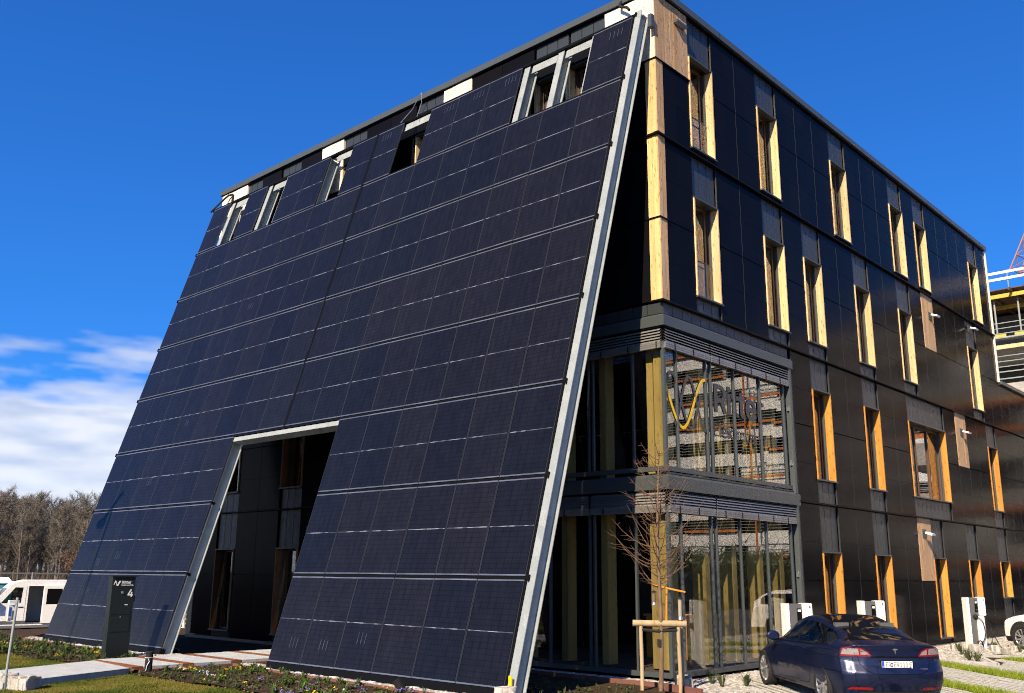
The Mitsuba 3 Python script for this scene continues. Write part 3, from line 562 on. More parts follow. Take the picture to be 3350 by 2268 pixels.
def edging(pts, h=0.09, w=0.03, name='corten_edging'):
    mb = MB()
    for a, b in zip(pts[:-1], pts[1:]):
        a, b = np.array(a, float), np.array(b, float); t = (b-a)/np.linalg.norm(b-a); n = np.array([-t[1], t[0]])*w/2
        z0 = float(gz(*a))-0.05; c = np.array([a-n, b-n, b+n, a+n]); mb.add(np.r_[np.c_[c, np.full(4, z0)], np.c_[c, np.full(4, z0+0.05+h)]], [[4, 5, 6, 7], [0, 1, 5, 4], [1, 2, 6, 5], [2, 3, 7, 6], [3, 0, 4, 7]])
    return mb.get()
E1 = thing('bed_edging', 'long rusty brown metal edging under the left part of the solar array', 'edging'); put(E1, 'strip', 'm_edging', edging([(-19.6, -0.17), (-12.4, -0.43), (-10.7, -0.5)])); put(E1, 'strip', 'm_edging', edging([(-19.6, -0.17), (-21.3, 1.1)]))
E2 = thing('bed_edging', 'long rusty brown metal edging under the right part of the solar array', 'edging'); put(E2, 'strip', 'm_edging', edging([(-8.3, 0.05), (-5.7, -0.25), (-2.8, -0.30), (0.3, -0.38)]))
E3 = thing('bed_edging', 'rusty brown metal edging between gravel and dark soil beside the young tree', 'edging'); put(E3, 'strip', 'm_edging', edging([(-5, 3.78), (-0.42, 3.68), (0.72, 3.72), (1.7, 3.4)], 0.11, 0.06))
def stone_variant(i):
    m = trimesh.creation.icosphere(1, 1.0) if i % 2 else trimesh.creation.icosphere(0, 1.0)
    m.vertices *= (0.75+0.5*meshkit.noise(m.vertices*1.7+i*9, i))[:, None]; m.vertices *= np.array([1.0, 0.8, 0.6]); return m
def scatter(poly, n, variants, s0, s1, zf, seed, flat=False):
    r = np.random.default_rng(seed); x0, y0, x1, y1 = poly.bounds; mb = MB(); from shapely import contains_xy
    got = 0
    while got < n:
        p = r.uniform((x0, y0), (x1, y1), (n, 2)); p = p[contains_xy(poly, p[:, 0], p[:, 1])][:n-got]
        for i, (x, yy) in enumerate(p):
            m = variants[r.integers(len(variants))]; s = r.uniform(s0, s1); a = r.uniform(0, 6.28); c, d = math.cos(a), math.sin(a)
            v = m.vertices*s; v = np.c_[v[:, 0]*c-v[:, 1]*d, v[:, 0]*d+v[:, 1]*c, v[:, 2]]
            mb.add(v+np.array([x, yy, float(zf(x, yy))]), m.faces)
        got += len(p)
    return mb.get()
SV = [stone_variant(i) for i in range(0, 8, 2)]; SVb = [stone_variant(i) for i in (1, 3, 5)]
gr_front = Polygon([(-20.2, 0.35), (-19.6, -0.14), (-12.4, -0.40), (-10.8, -0.46), (-10.8, 0.48), (-19, 0.48)]); gr_front2 = Polygon([(-8.2, 0.1), (-5.7, -0.2), (-2.8, -0.26), (0.35, -0.34), (0.4, 0.48), (-8.2, 0.48)])
gr_fac = Polygon([(-5, 3.82), (-0.42, 3.73), (0.75, 3.77), (1.75, 3.45), (2.25, 4.4), (0.93, 6.0), (1.85, 7.2), (0.31, 7.2), (0.31, 4.62), (-5, 4.62)])
gr_side = Polygon([(0.31, 7.2), (1.85, 7.2), (2.28, 9), (2.28, 13.9), (3.55, 13.95), (2.4, 16.2), (2.5, 17.9), (3.4, 17.6), (3.4, 16.95), (3.9, 17.0), (3.0, 19.5), (2.3, 22), (2.3, 40), (0.31, 40)])
for nm, pl, n, a, b, sd in [('gravel', gr_front, 6500, 0.022, 0.05, 1), ('gravel_001', gr_front2, 6500, 0.022, 0.05, 2), ('gravel_002', gr_fac, 9500, 0.022, 0.05, 3), ('gravel_003', gr_side, 15000, 0.03, 0.07, 4)]:
    put('', nm, 'm_stone', scatter(pl, n, SV, a, b, lambda x, y: gz(x, y)+(0.06 if sd < 3 else 0.012)+0.01*random.Random(int(x*1e4)).random(), sd)); tag(nm, ['pale gravel under the left part of the solar array', 'pale gravel under the right part of the solar array', 'pale gravel around the glazed corner', 'pale gravel along the side wall by the parking bays'][sd-1], 'gravel', kind='stuff')
    struct('gravel_bed' if sd == 1 else f'gravel_bed_{sd-1:03d}', 'm_gravel_base', sheet(pl, lift(0.05 if sd < 3 else 0.008), 0))
# grass blades
def blades(poly, n, h0, h1, seed, w=0.007):
    r = np.random.default_rng(seed); x0, y0, x1, y1 = poly.bounds; from shapely import contains_xy
    p = r.uniform((x0, y0), (x1, y1), (n*3, 2)); p = p[contains_xy(poly, p[:, 0], p[:, 1])][:n]; n = len(p)
    a = r.uniform(0, 6.28, n); h = r.uniform(h0, h1, n)*(0.6+0.8*meshkit.noise(np.c_[p*1.3, p[:, 0]*0])); l = r.uniform(0.1, 0.9, n)*h; b = r.uniform(0, 6.28, n)
    z = gz(p[:, 0], p[:, 1]); d = np.c_[np.cos(a), np.sin(a)]*w
    v = np.stack([np.c_[p-d, z], np.c_[p+d, z], np.c_[p+np.c_[np.cos(b), np.sin(b)]*l[:, None], z+h]], 1).reshape(-1, 3)
    return trimesh.Trimesh(v, np.arange(3*n).reshape(-1, 3), process=False)
lawnp = Polygon([(-18, -7), (-3, -6), (1.5, -4), (1.0, -2.55), (-4.4, -2.15), (-8.0, -2.15), (-8.75, -2.38), (-7.5, -4.9), (-9.35, -4.85), (-10.6, -2.1), (-12, -2.1), (-14, -2.25), (-16.2, -2.05), (-18, -1.9)])
put('', 'grass', 'm_grass', blades(lawnp, 90000, 0.012, 0.04, 5)); tag('grass', 'short mossy lawn grass', 'grass', kind='stuff')
# ------------------------------------------------------------------ parking paving
AX, BX = np.array([0.75, -0.661]), np.array([0.661, 0.75])
def ab(a, b): return a*AX+b*BX
PK = 'parking_pavement'; scene[PK] = ply(sheet([(2.32, 3.5), (0.98, 6.1), (1.92, 7.2), (2.32, 9.0), (2.32, 40), (7.1, 40), (7.1, -2.9), (4.5, 1)], lift(0.006), 0), 'm_soil'); labels[PK] = {'kind': 'structure'}
pkpoly = Polygon([(2.4, 3.6), (1.05, 6.1), (1.95, 7.15), (2.4, 9.0), (2.4, 13.7), (3.8, 14.0), (3.0, 15.8), (4.2, 17.1), (3.3, 19.6), (2.5, 22), (2.5, 40), (7.0, 40), (7.0, -2.6), (4.6, 1.2)])
cand = []; L_, Wd = 0.40, 0.108
r = np.random.default_rng(11)
strips = [(8.95, 9.45), (11.25, 11.85), (14.0, 14.6), (6.2, 6.45)]
for b in np.arange(3.2, 21, 0.165):
    if any(s0 < b < s1 for s0, s1 in strips): continue
    for q, a in enumerate(np.arange(-14, 4, L_+0.03)):
        c = ab(a+(0.2 if int(round(b/0.165)) % 2 else 0), b)
        if pkpoly.contains(Point(*c)) and not (c[0] > 4.9 and 8.0 < c[1] < 10.2 and False): cand.append((np.linalg.norm(c-CAM[:2]), c))
cand.sort(key=lambda t: t[0])
def paver_mesh(c, mb):
    e = r.normal(0, 0.004, 2); z = ZG+0.018+r.uniform(0, 0.008); l = L_/2*r.uniform(0.93, 1.0); w = Wd/2*r.uniform(0.8, 1.0)
    R_ = np.array([[AX[0], BX[0], 0], [AX[1], BX[1], 0], [0, 0, 1]]); mb.box((-l, -w, -0.03), (l, w, 0), R=R_, o=(c[0]+e[0], c[1]+e[1], z)); return mb
vis = [c for d, c in cand if True]
# the 300 that show largest: those inside the picture
def inview(c):
    q = MR@(np.array([c[0], c[1], ZG])-CAM); u, v = q[0]/q[2]*3086.33+1675, q[1]/q[2]*3086.33+1134; return q[2] > 0 and -30 < u < 3380 and v < 2310
iv = [c for c in vis if inview(c)]; big_ = iv[:300]; rest = MB()
ids = {id(c) for c in big_}
for c in big_: put(PK, 'paver', 'm_concrete', paver_mesh(c, MB()).get())
for c in vis:
    if id(c) not in ids: paver_mesh(c, rest)
kk = put(PK, 'far_paving', 'm_concrete', rest.get()); labels[kk] = {'kind': 'stuff'}
gs = MB()
for i, (s0, s1) in enumerate(strips[:3]):
    P = [ab(-9.5, s0), ab(4.0, s0), ab(4.0, s1), ab(-9.5, s1)]; gs.mesh(blades(Polygon(P).intersection(pkpoly), 9000, 0.04, 0.13, 20+i, 0.011))
gs.mesh(blades(pkpoly.intersection(sbox(0, 3, 8, 22)), 16000, 0.012, 0.045, 31, 0.008))
put('', 'bay_grass', 'm_grass_bright', gs.get()); tag('bay_grass', 'bright grass growing in strips between the parking bays', 'grass', kind='stuff')
cb = thing('kerb', 'pale concrete kerb along the planted gravel island right of the dark blue car', 'kerb')
def bar(t, name, m, a, b, w, h):
    mb = MB(); mb.mesh(edging([a, b], h, w)); put(t, name, m, mb.get())
bar(cb, 'stone', 'm_concrete', (2.3, 13.85), (3.62, 13.9), 0.16, 0.07); bar(cb, 'stone', 'm_concrete', (3.6, 13.95), (2.45, 16.25), 0.12, 0.06)
cb = thing('kerb', 'pale concrete kerb beside the white car at the third charging post', 'kerb'); bar(cb, 'stone', 'm_concrete', (2.35, 16.35), (3.9, 17.0), 0.14, 0.07); bar(cb, 'stone', 'm_concrete', (3.85, 17.05), (3.0, 19.4), 0.12, 0.06)
cb = thing('kerb', 'pale concrete kerb beside the front wheel of the dark blue car', 'kerb'); bar(cb, 'stone', 'm_concrete', (2.30, 4.45), (0.96, 6.02), 0.10, 0.03); bar(cb, 'stone', 'm_concrete', (0.93, 6.08), (1.86, 7.2), 0.10, 0.03)
# ------------------------------------------------------------------ plants
def rosette(r, n, h, w, spread):
    mb = MB()
    for i in range(n):
        a = r.uniform(0, 6.28); l = h*r.uniform(0.6, 1.1); out = spread*r.uniform(0.3, 1.0); d = np.array([math.cos(a), math.sin(a), 0]); s = np.array([-d[1], d[0], 0])*w*r.uniform(0.7, 1.2)
        p0, p1, p2 = d*0.01, d*out*0.55+[0, 0, l*0.75], d*out+[0, 0, l*r.uniform(0.55, 1.0)]
        mb.add([p0-s*0.3, p0+s*0.3, p1+s, p1-s, p2], [[0, 1, 2], [0, 2, 3], [3, 2, 4]])
    return mb.get()
rr = np.random.default_rng(3)
cov = [rosette(rr, 9, 0.10, 0.018, 0.09) for _ in range(3)]+[rosette(rr, 7, 0.16, 0.010, 0.10), rosette(rr, 8, 0.07, 0.026, 0.08)]
bedz = lambda x, y: gz(x, y)+0.02
put('', 'ground_cover', 'm_leaf_dull', scatter(beds[0], 1000, cov, 0.6, 1.3, bedz, 41)); tag('ground_cover', 'low dull green planting over the left flower bed', 'plants', kind='stuff')
put('', 'ground_cover_001', 'm_leaf_dull', scatter(beds[1], 850, cov, 0.5, 1.1, bedz, 42)); tag('ground_cover_001', 'low dull green planting over the right flower bed', 'plants', kind='stuff')
put('', 'ground_cover_002', 'm_leaf_dull', scatter(Polygon([(-6, 0.6), (0.4, 0.6), (1.2, 2.2), (0.3, 3.4), (-4, 3.5)]), 260, cov, 0.5, 1.2, bedz, 43)); tag('ground_cover_002', 'sparse low plants in the shaded soil behind the solar array', 'plants', kind='stuff')
put('', 'bark_mulch', 'm_bark', scatter(beds[1].union(beds[0]), 5000, SV, 0.012, 0.035, bedz, 44)); tag('bark_mulch', 'dark bark chips scattered over the flower beds', 'mulch', kind='stuff')
def flower(x, y, name, label, m, n, h, group, seed):
    r = np.random.default_rng(seed); t = thing(name, label, 'flower', group); z = float(gz(x, y))+0.02
    l = rosette(r, 14, h*0.8, 0.02, 0.09); l.apply_translation([x, y, z]); put(t, 'leaves', 'm_leaf', l); mb = MB()
    for i in range(n):
        c = np.array([x, y, z+h*r.uniform(0.7, 1.15)])+np.r_[r.normal(0, 0.06, 2), 0]
        for k in range(5):
            a = k*1.2566+r.uniform(0, 0.4); d = np.array([math.cos(a), math.sin(a), 0.35*r.normal()]); s = np.array([-d[1], d[0], 0.3])*0.011; mb.add([c, c+d*0.015+s, c+d*0.027, c+d*0.015-s], [[0, 1, 2], [0, 2, 3]])
    put(t, 'blossoms', m, mb.get())
from shapely import contains_xy
fr_ = np.random.default_rng(77)
def spots(poly, n):
    x0, y0, x1, y1 = poly.bounds; out = []
    while len(out) < n:
        p = fr_.uniform((x0, y0), (x1, y1))
        if contains_xy(poly, *p): out.append(p)
    return out
lb = beds[0].intersection(sbox(-18, -3, -11, 0)); rb = beds[1].intersection(sbox(-8.3, -3, -1.5, 0))
for i, p in enumerate(spots(lb, 7)): flower(*p, 'yellow_flower', 'small yellow primrose clump in the left flower bed', 'm_yellow', 9, 0.13, 'yellow flowers in the left bed', 100+i)
for i, p in enumerate(spots(rb, 20)): flower(*p, 'yellow_flower', 'small yellow flower clump in the right flower bed', 'm_yellow', 3, 0.10, 'yellow flowers in the right bed', 130+i)
for i, p in enumerate(spots(rb, 12)): flower(*p, 'purple_flower', 'small purple crocus clump in the right flower bed', 'm_purple', 8, 0.10, 'purple flowers in the right bed', 170+i)
for i, p in enumerate(spots(rb, 5)): flower(*p, 'white_flower', 'small white flower clump in the right flower bed', 'm_white', 6, 0.10, 'white flowers in the right bed', 190+i)
def tuft(x, y, s, m='m_leaf', name='green_tuft', label='upright green leafy tuft in the flower bed', group='green tufts in the flower beds', seed=0):
    l = rosette(np.random.default_rng(seed), 26, 0.26*s, 0.012, 0.2*s); l.apply_translation([x, y, float(gz(x, y))+0.01]); k = put('', name, m, l); tag(k, label, 'plant', group)
for i, p in enumerate(spots(lb, 26)): tuft(*p, 0.9, 'm_leaf', 'green_tuft', 'upright green leafy tuft in the left flower bed', 'green tufts in the left bed', i)
for i, p in enumerate(spots(rb, 28)): tuft(*p, 0.75, 'm_leaf', 'leafy_tuft', 'upright green leafy tuft in the right flower bed', 'green tufts in the right bed', 60+i)
for i, (x, y) in enumerate([(2.5, 15.2), (2.75, 14.6), (3.0, 14.4), (1.6, 17.4), (2.1, 19.0), (2.0, 16.4), (1.2, 14.8), (1.0, 20.5), (3.1, 14.2), (2.9, 18.6), (1.7, 5.0), (1.4, 4.6), (1.0, 4.9), (1.5, 13.2)]):
    near = i in (10, 11, 12)
    tuft(x, y, 1.2, 'm_leaf_dull', 'corner_shrub' if near else 'gravel_shrub', 'small grey green shrub in the gravel between the young tree and the dark blue car' if near else 'small grey green shrub in the gravel island right of the dark blue car', 'small shrubs by the glazed corner' if near else 'small shrubs in the gravel island', 90+i)
r = np.random.default_rng(5); mb = MB()
for i in range(140):
    a = r.uniform(0, 6.28); mb.tube([(-15.1+r.normal(0, 0.15), -3.0+r.normal(0, 0.15), ZG), (-15.1+math.cos(a)*0.3, -3.0+math.sin(a)*0.3, ZG+r.uniform(0.4, 0.95))], [0.012, 0.006], 3)
k = put('', 'low_bush', 'm_leaf_dull', mb.get()); tag(k, 'upright olive green bush at the left edge behind the metal sign post', 'bush')
# ------------------------------------------------------------------ letterbox pillar, bollard, sign, stones, pipe
P = thing('letterbox_pillar', 'dark green letterbox pillar with white number 4 beside the path', 'letterbox pillar')
cube(P, 'body', 'm_pillar', (-11.82, -1.35, -0.2), (-11.602, -0.78, 1.735)); cube(P, 'cap', 'm_pillar', (-11.84, -1.37, 1.737), (-11.57, -0.745, 1.757))
cube(P, 'flap', 'm_pillar', (-11.601, -1.33, 0.855), (-11.592, -0.85, 0.93)); cube(P, 'door', 'm_pillar', (-11.601, -1.32, 0.46), (-11.592, -0.845, 0.842)); cube(P, 'side_handle', 'm_black', (-11.65, -0.779, 1.15), (-11.6, -0.755, 1.28))
X0 = -11.600
text(P, 'lettering', 'm_text_white', 'Ritter', 0.062, (X0, -1.125, 1.575), (0, 1, 0), (0, 0, 1), width=0.24, bold=True); text(P, 'lettering', 'm_text_white', 'Elektrotechnik', 0.036, (X0, -1.125, 1.522), (0, 1, 0), (0, 0, 1), width=0.30)
text(P, 'house_number', 'm_text_white', '4', 0.175, (X0, -0.965, 1.265), (0, 1, 0), (0, 0, 1), bold=True)
mb = MB(); mb.tube([(X0, yy, 1.58+0.055*math.cos((yy+1.27)*2*math.pi/0.115)) for yy in np.linspace(-1.31, -1.145, 30)], 0.006, 5); mb.tube([(X0, yy, 1.58-0.055*math.cos((yy+1.23)*2*math.pi/0.115)) for yy in np.linspace(-1.29, -1.15, 30)], 0.006, 5); put(P, 'wave_emblem', 'm_text_white', mb.get())
mb = MB(); mb.lathe([(0, 0), (0.034, 0), (0.03, 0.015), (0, 0.018)], n=20, R=[[0, 0, 1], [0, 1, 0], [1, 0, 0]], o=(X0, -1.08, 1.365)); put(P, 'camera_eye', 'm_alloy', mb.get(), 40)
cube(P, 'name_plate', 'm_text_white', (X0, -0.995, 1.07), (X0+0.006, -0.92, 1.092)); cube(P, 'lock', 'm_alloy', (X0+0.009, -1.09, 0.785), (X0+0.016, -1.065, 0.81))
BX_, BY_ = -8.17, -2.02
t = thing('path_light', 'short black bollard light with a white cable tie at the path edge', 'bollard'); mb = MB(); mb.lathe([(0, 0), (0.075, 0), (0.075, 0.43), (0.082, 0.435), (0.082, 0.47), (0.06, 0.48), (0, 0.48)], o=(BX_, BY_, -0.22)); put(t, 'body', 'm_rubber', mb.get(), 40)
mb = MB(); mb.tube([(BX_+0.07, BY_-0.05, 0.12), (BX_+0.08, BY_-0.03, 0.06), (BX_+0.07, BY_-0.07, -0.02), (BX_+0.06, BY_-0.08, -0.12)], 0.008, 5); mb.tube([(BX_+0.083*math.cos(a), BY_+0.083*math.sin(a), 0.13) for a in np.linspace(-2.6, 1.2, 14)], 0.006, 4); put(t, 'cable', 'm_white', mb.get())
t = thing('steel_rod', 'thin grey steel rod standing in the gravel behind the bollard light', 'rod'); mb = MB(); mb.tube([(-12.2, 0.13, -0.2), (-12.2, 0.12, 0.36)], 0.014, 6); put(t, 'shaft', 'm_galv', mb.get())
t = thing('info_sign', 'leaning metal sign post with a clear picture board at the left edge', 'sign'); a, b = np.array([-7.38, -5.11, -0.2]), np.array([-7.36, -5.08, 1.39]); mb = MB(); mb.tube([a, b], 0.024, 10); put(t, 'post', 'm_galv', mb.get(), 40)
cube(t, 'bracket', 'm_white', (-7.43, -5.215, 1.29), (-7.34, -5.05, 1.345)); cube(t, 'board', 'm_white', (-7.415, -5.20, 0.97), (-7.395, -5.09, 1.26))
cube(t, 'picture', 'm_eu_blue', (-7.394, -5.19, 1.06), (-7.392, -5.145, 1.22)); cube(t, 'picture', 'm_grey', (-7.394, -5.135, 1.00), (-7.392, -5.10, 1.16)); cube(t, 'picture', 'm_clear_lamp', (-7.394, -5.19, 0.985), (-7.392, -5.145, 1.04))
def rock(x, y, z, s, seed, name, label, group=None, squash=(1, 1, 1)):
    b = trimesh.creation.box((1, 1, 1)); v, f = trimesh.remesh.subdivide_to_size(b.vertices, b.faces, 0.22); v = np.asarray(v); v = v/np.maximum(1, np.linalg.norm(v, axis=1, keepdims=True)/0.72)
    v = v*(0.82+0.36*meshkit.fbm(v*2.6+seed*7, 3, seed))[:, None]*np.array(squash)*s; a = seed*1.3; c, d = math.cos(a), math.sin(a); v = np.c_[v[:, 0]*c-v[:, 1]*d, v[:, 0]*d+v[:, 1]*c, v[:, 2]]+[x, y, z]
    k = put('', name, 'm_stone', trimesh.Trimesh(v, f, process=False), 30); tag(k, label, 'stone', group)
for i, (x, y, s) in enumerate([(-7.72, -4.92, 0.36), (-7.45, -4.98, 0.30), (-7.28, -4.93, 0.28), (-7.12, -4.86, 0.33), (-7.30, -4.66, 0.26)]):
    rock(x, y, ZG+0.11, s*0.8, i+1, 'limestone_block', ['pale limestone block furthest left at the sign post', 'pale limestone block directly under the sign post', 'narrow pale limestone block just right of the sign post', 'squarish pale limestone block furthest right of those at the sign post', 'small pale limestone block at the back of those at the sign post'][i])
rock(0.30, -0.28, ZG+0.13, 0.36, 9, 'foot_stone', 'large white stone at the foot of the right end beam'); rock(0.62, -0.05, ZG+0.06, 0.22, 12, 'foot_stone', 'small white stone right of the foot of the right end beam')
BL = ['larger grey boulder just in front of the third charging post', 'grey boulder beside the coiled cable of the third charging post', 'grey boulder nearest the kerb of the third charging post bay', 'small grey boulder between the third charging post and the wall', 'grey boulder just behind the third charging post', 'small grey boulder close to the front wheel of the white car']
for i, (x, y, s) in enumerate([(1.85, 18.1, 0.30), (2.25, 18.5, 0.26), (2.7, 17.9, 0.22), (1.15, 18.4, 0.2), (2.3, 20.3, 0.26), (2.6, 19.2, 0.2)]): rock(x, y, ZG+0.07, s, 20+i, 'gravel_boulder', BL[i])
rock(0.98, 3.95, ZG+0.10, 0.34, 31, 'white_block', 'white angular stone block in the gravel behind the young tree', squash=(1, 0.7, 0.9))
t = thing('drain_pipe', 'black corrugated pipe end sticking up from the right flower bed', 'pipe'); prof = []
for i in range(16): prof += [(0.075, i*0.028), (0.085, i*0.028+0.006), (0.085, i*0.028+0.016), (0.075, i*0.028+0.022)]
prof += [(0.078, 0.45), (0.066, 0.45), (0.064, 0.1)]; R_ = trimesh.transformations.euler_matrix(0.35, -0.5, 0)[:3, :3]; mb = MB(); mb.lathe(prof, o=(-1.98, -0.30, -0.33), n=20, R=R_); put(t, 'tube', 'm_rubber', mb.get())
# ------------------------------------------------------------------ young larch with stakes and feeders
TR = thing('young_tree', 'slender bare young larch tied between three wooden stakes', 'tree'); tx, ty = 0.99, 3.15
r = np.random.default_rng(21); zt = np.linspace(-0.25, 4.45, 24); wob = np.c_[tx+0.02*np.sin(zt*1.7)+0.012*zt, ty+0.02*np.cos(zt*1.3)+0.008*zt, zt]; mb = MB(); mb.tube(wob, np.interp(zt, [-0.3, 1.5, 4.45], [0.045, 0.036, 0.006]), 8); put(TR, 'trunk', 'm_bark', mb.get(), True)
def whip(z, l, a, up, rad):
    o = np.array([np.interp(z, zt, wob[:, 0]), np.interp(z, zt, wob[:, 1]), z]); d = np.array([math.cos(a), math.sin(a), 0]); t_ = np.linspace(0, 1, 9); droop = -0.10*np.sin(t_*3.1)*l
    p = o+np.outer(t_*l*0.85, d)+np.c_[t_*0, t_*0, (t_**1.5)*l*up+droop*0.6]+np.c_[r.normal(0, 0.006, (9, 2))*t_[:, None], t_*0]; m_ = MB(); m_.tube(p, np.linspace(rad, 0.0025, 9), 4)
    for q in range(r.integers(3, 8)):
        i = r.integers(2, 8); dd = d*0.8+r.normal(0, 0.5, 3); dd[2] = abs(dd[2])*0.8; e = p[i]+dd/np.linalg.norm(dd)*l*r.uniform(0.12, 0.34); m_.tube([p[i], (p[i]+e)/2+r.normal(0, 0.012, 3), e], [0.004, 0.003, 0.0015], 3)
    return m_.get()
for i in range(80):
    z = 1.62+2.62*(i/80)**1.0+r.normal(0, 0.03); l = np.interp(z, [1.6, 2.1, 3.2, 4.4], [0.75, 1.08, 0.8, 0.25])*r.uniform(0.55, 1.1); put(TR, 'branch', 'm_twig', whip(z, l, i*2.399+r.normal(0, 0.3), r.uniform(0.45, 0.9), 0.010*l**0.5+0.002))
ST_ = [(0.72, 2.95), (1.26, 3.38), (1.16, 3.62)]
for i, (x, y) in enumerate(ST_):
    mb = MB(); z = np.linspace(-0.3, 0.98 if i < 2 else 1.05, 8); mb.tube(np.c_[x+0.006*np.sin(z*4+i), y+0.004*np.cos(z*5), z], 0.036, 10); k = put('', 'tree_stake', 'm_stake', mb.get(), 50); tag(k, ['round peeled wooden stake left of the young tree trunk', 'round peeled wooden stake right of the young tree trunk', 'darker wooden stake close behind the young tree trunk'][i], 'stake')
mb = MB(); mb.tube([(0.60, 2.86, 1.02), (1.38, 3.46, 1.02)], 0.058, 12); k = put('', 'cross_rail', 'm_stake', mb.get(), 50); tag(k, 'thick round wooden rail across the tops of the tree stakes', 'rail')
t = thing('tree_tie', 'black strap tying the young tree to its stakes', 'strap'); mb = MB(); mb.tube([(0.72, 2.95, 0.91), (0.99, 3.12, 0.88), (1.26, 3.38, 0.91)], 0.03, 6); mb.tube([(0.99, 3.12, 0.90), (1.16, 3.6, 0.93)], 0.022, 6); put(t, 'band', 'm_rubber', mb.get()); mb = MB(); mb.lathe([(0.05, 0.6), (0.05, 0.74)], o=(0.995, 3.155, 0), n=12); put(t, 'trunk_wrap', 'm_rubber', mb.get(), True)
t = thing('perch_post', 'orange wooden T shaped perch behind the young tree', 'perch'); mb = MB(); mb.tube([(1.09, 3.24, 1.05), (1.11, 3.25, 1.66)], 0.02, 8); put(t, 'upright', 'm_wood_orange', mb.get(), 50); mb = MB(); mb.tube([(0.89, 3.09, 1.71), (1.39, 3.44, 1.585)], 0.02, 8); put(t, 'crossbar', 'm_wood_orange', mb.get(), 50)
def feeder(x, y, z0, z1, label, m):
    t = thing('bird_feeder', label, 'bird feeder'); mb = MB(); mb.lathe([(0, z1-0.005), (0.052, z1-0.03), (0.055, z1-0.045), (0.02, z1-0.046)], o=(x, y, 0), n=18); put(t, 'lid', 'm_rubber', mb.get(), 40)
    mb = MB(); mb.lathe([(0.034, z0+0.045), (0.034, z1-0.05)], o=(x, y, 0), n=18); put(t, 'tube', m, mb.get(), 40); mb = MB(); mb.lathe([(0, z0), (0.05, z0), (0.046, z0+0.012), (0.034, z0+0.044), (0, z0+0.045)], o=(x, y, 0), n=18); put(t, 'base', 'm_alloy', mb.get(), 40)
    mb = MB(); mb.tube([(x, y, z1-0.01), (x+0.01, y, z1+0.10)], 0.003, 4); put(t, 'hanger', 'm_rubber', mb.get())
feeder(0.92, 3.10, 1.35, 1.62, 'shorter bird feeder with dark seed hanging left of the young tree trunk', 'm_bark'); feeder(1.31, 3.37, 1.10, 1.51, 'taller bird feeder with pale seed hanging right of the young tree trunk', 'm_seed')
# ------------------------------------------------------------------ charging posts
def charger(y, label, cables):
    t = thing('charging_post', label, 'charging post', None); ang = math.radians(-38); ex = np.array([math.cos(ang+math.pi/2), math.sin(ang+math.pi/2), 0]); ez = np.array([0, 0, 1.0]); ey = np.array([math.cos(ang), math.sin(ang), 0]); R_ = np.c_[ex, ey, ez]; o = (1.45, y, ZG)
    def bx(n, m, lo, hi, sm=False): mb = MB(); mb.box(lo, hi, R=R_, o=o); return put(t, n, m, mb.get())
    def rb(n, m, lo, hi, rr_=0.035):
        lo, hi = np.array(lo), np.array(hi); p = sbox(lo[0]+rr_, lo[2]+rr_, hi[0]-rr_, hi[2]-rr_).buffer(rr_, 6); g = prism(p, 0, hi[1]-lo[1]); v = g.vertices; g.vertices = np.c_[v[:, 0], hi[1]-v[:, 2], v[:, 1]]@R_.T+o; return put(t, n, m, g)
    bx('side_plate', 'm_white', (-0.30, -0.11, 0.0), (-0.21, 0.115, 1.52)); bx('body', 'm_grey', (-0.21, -0.10, 0.0), (0.10, 0.10, 1.51)); bx('rear_plate', 'm_white', (0.10, -0.11, 0.0), (0.13, 0.06, 1.52))
    bx('display', 'm_black', (-0.03, 0.10, 1.08), (0.075, 0.108, 1.42)); bx('screen', 'm_white', (-0.012, 0.108, 1.345), (0.055, 0.112, 1.395)); bx('screen_text', 'm_grey', (0.0, 0.108, 1.14), (0.05, 0.111, 1.17))
    rb('wall_box', 'm_white', (0.085, 0.0, 0.98), (0.30, 0.15, 1.53)); bx('status_light', 'm_black', (0.235, 0.15, 1.42), (0.262, 0.153, 1.47)); rb('front_cover', 'm_white', (0.0, 0.10, 0.0), (0.22, 0.16, 0.97), 0.05)
    mb = MB(); mb.lathe([(0, 0.0), (0.07, 0.0), (0.075, 0.04), (0.05, 0.09), (0, 0.1)], n=16, R=np.c_[ex, ez, ey], o=np.array(o)+ey*0.10+ez*0.95-ex*0.05); put(t, 'socket', 'm_rubber', mb.get(), 40)
    def cab(pts, n='cable'):
        pts = np.array(pts); q = np.array([PCH(np.arange(len(pts)), pts[:, i])(np.linspace(0, len(pts)-1, 24)) for i in range(3)]).T; mb = MB(); mb.tube(q@R_.T+o, 0.013, 6); put(t, n, 'm_rubber', mb.get(), True)
    cab([(-0.05, 0.2, 0.93), (0.10, 0.24, 0.8), (0.14, 0.25, 0.5), (0.05, 0.26, 0.25), (-0.08, 0.28, 0.12)])
    if cables:
        cab([(0.25, 0.10, 0.98), (0.30, 0.16, 0.7), (0.45, 0.25, 0.35), (0.6, 0.32, 0.06), (0.9, 0.4, 0.03)]); cab([(0.2, 0.10, 0.98), (0.42, 0.16, 0.6), (0.38, 0.2, 0.3), (0.2, 0.25, 0.03)])
    mb = MB()
    for i in range(5): mb.tube([np.array([-0.08+0.085*math.cos(a), 0.25+0.012*i, 0.14+0.12*math.sin(a)]) for a in np.linspace(0, 2*math.pi, 18)], 0.013, 5)
    g = mb.get(); g.vertices = g.vertices@R_.T+o; put(t, 'cable_coil', 'm_rubber', g, True)
charger(7.75, 'white and grey charging post in front of the glazed corner, nearest the young tree', False); charger(11.75, 'white and grey charging post showing its top above the dark blue car roof', False); charger(19.55, 'white and grey charging post with black cables beside the white car', True)
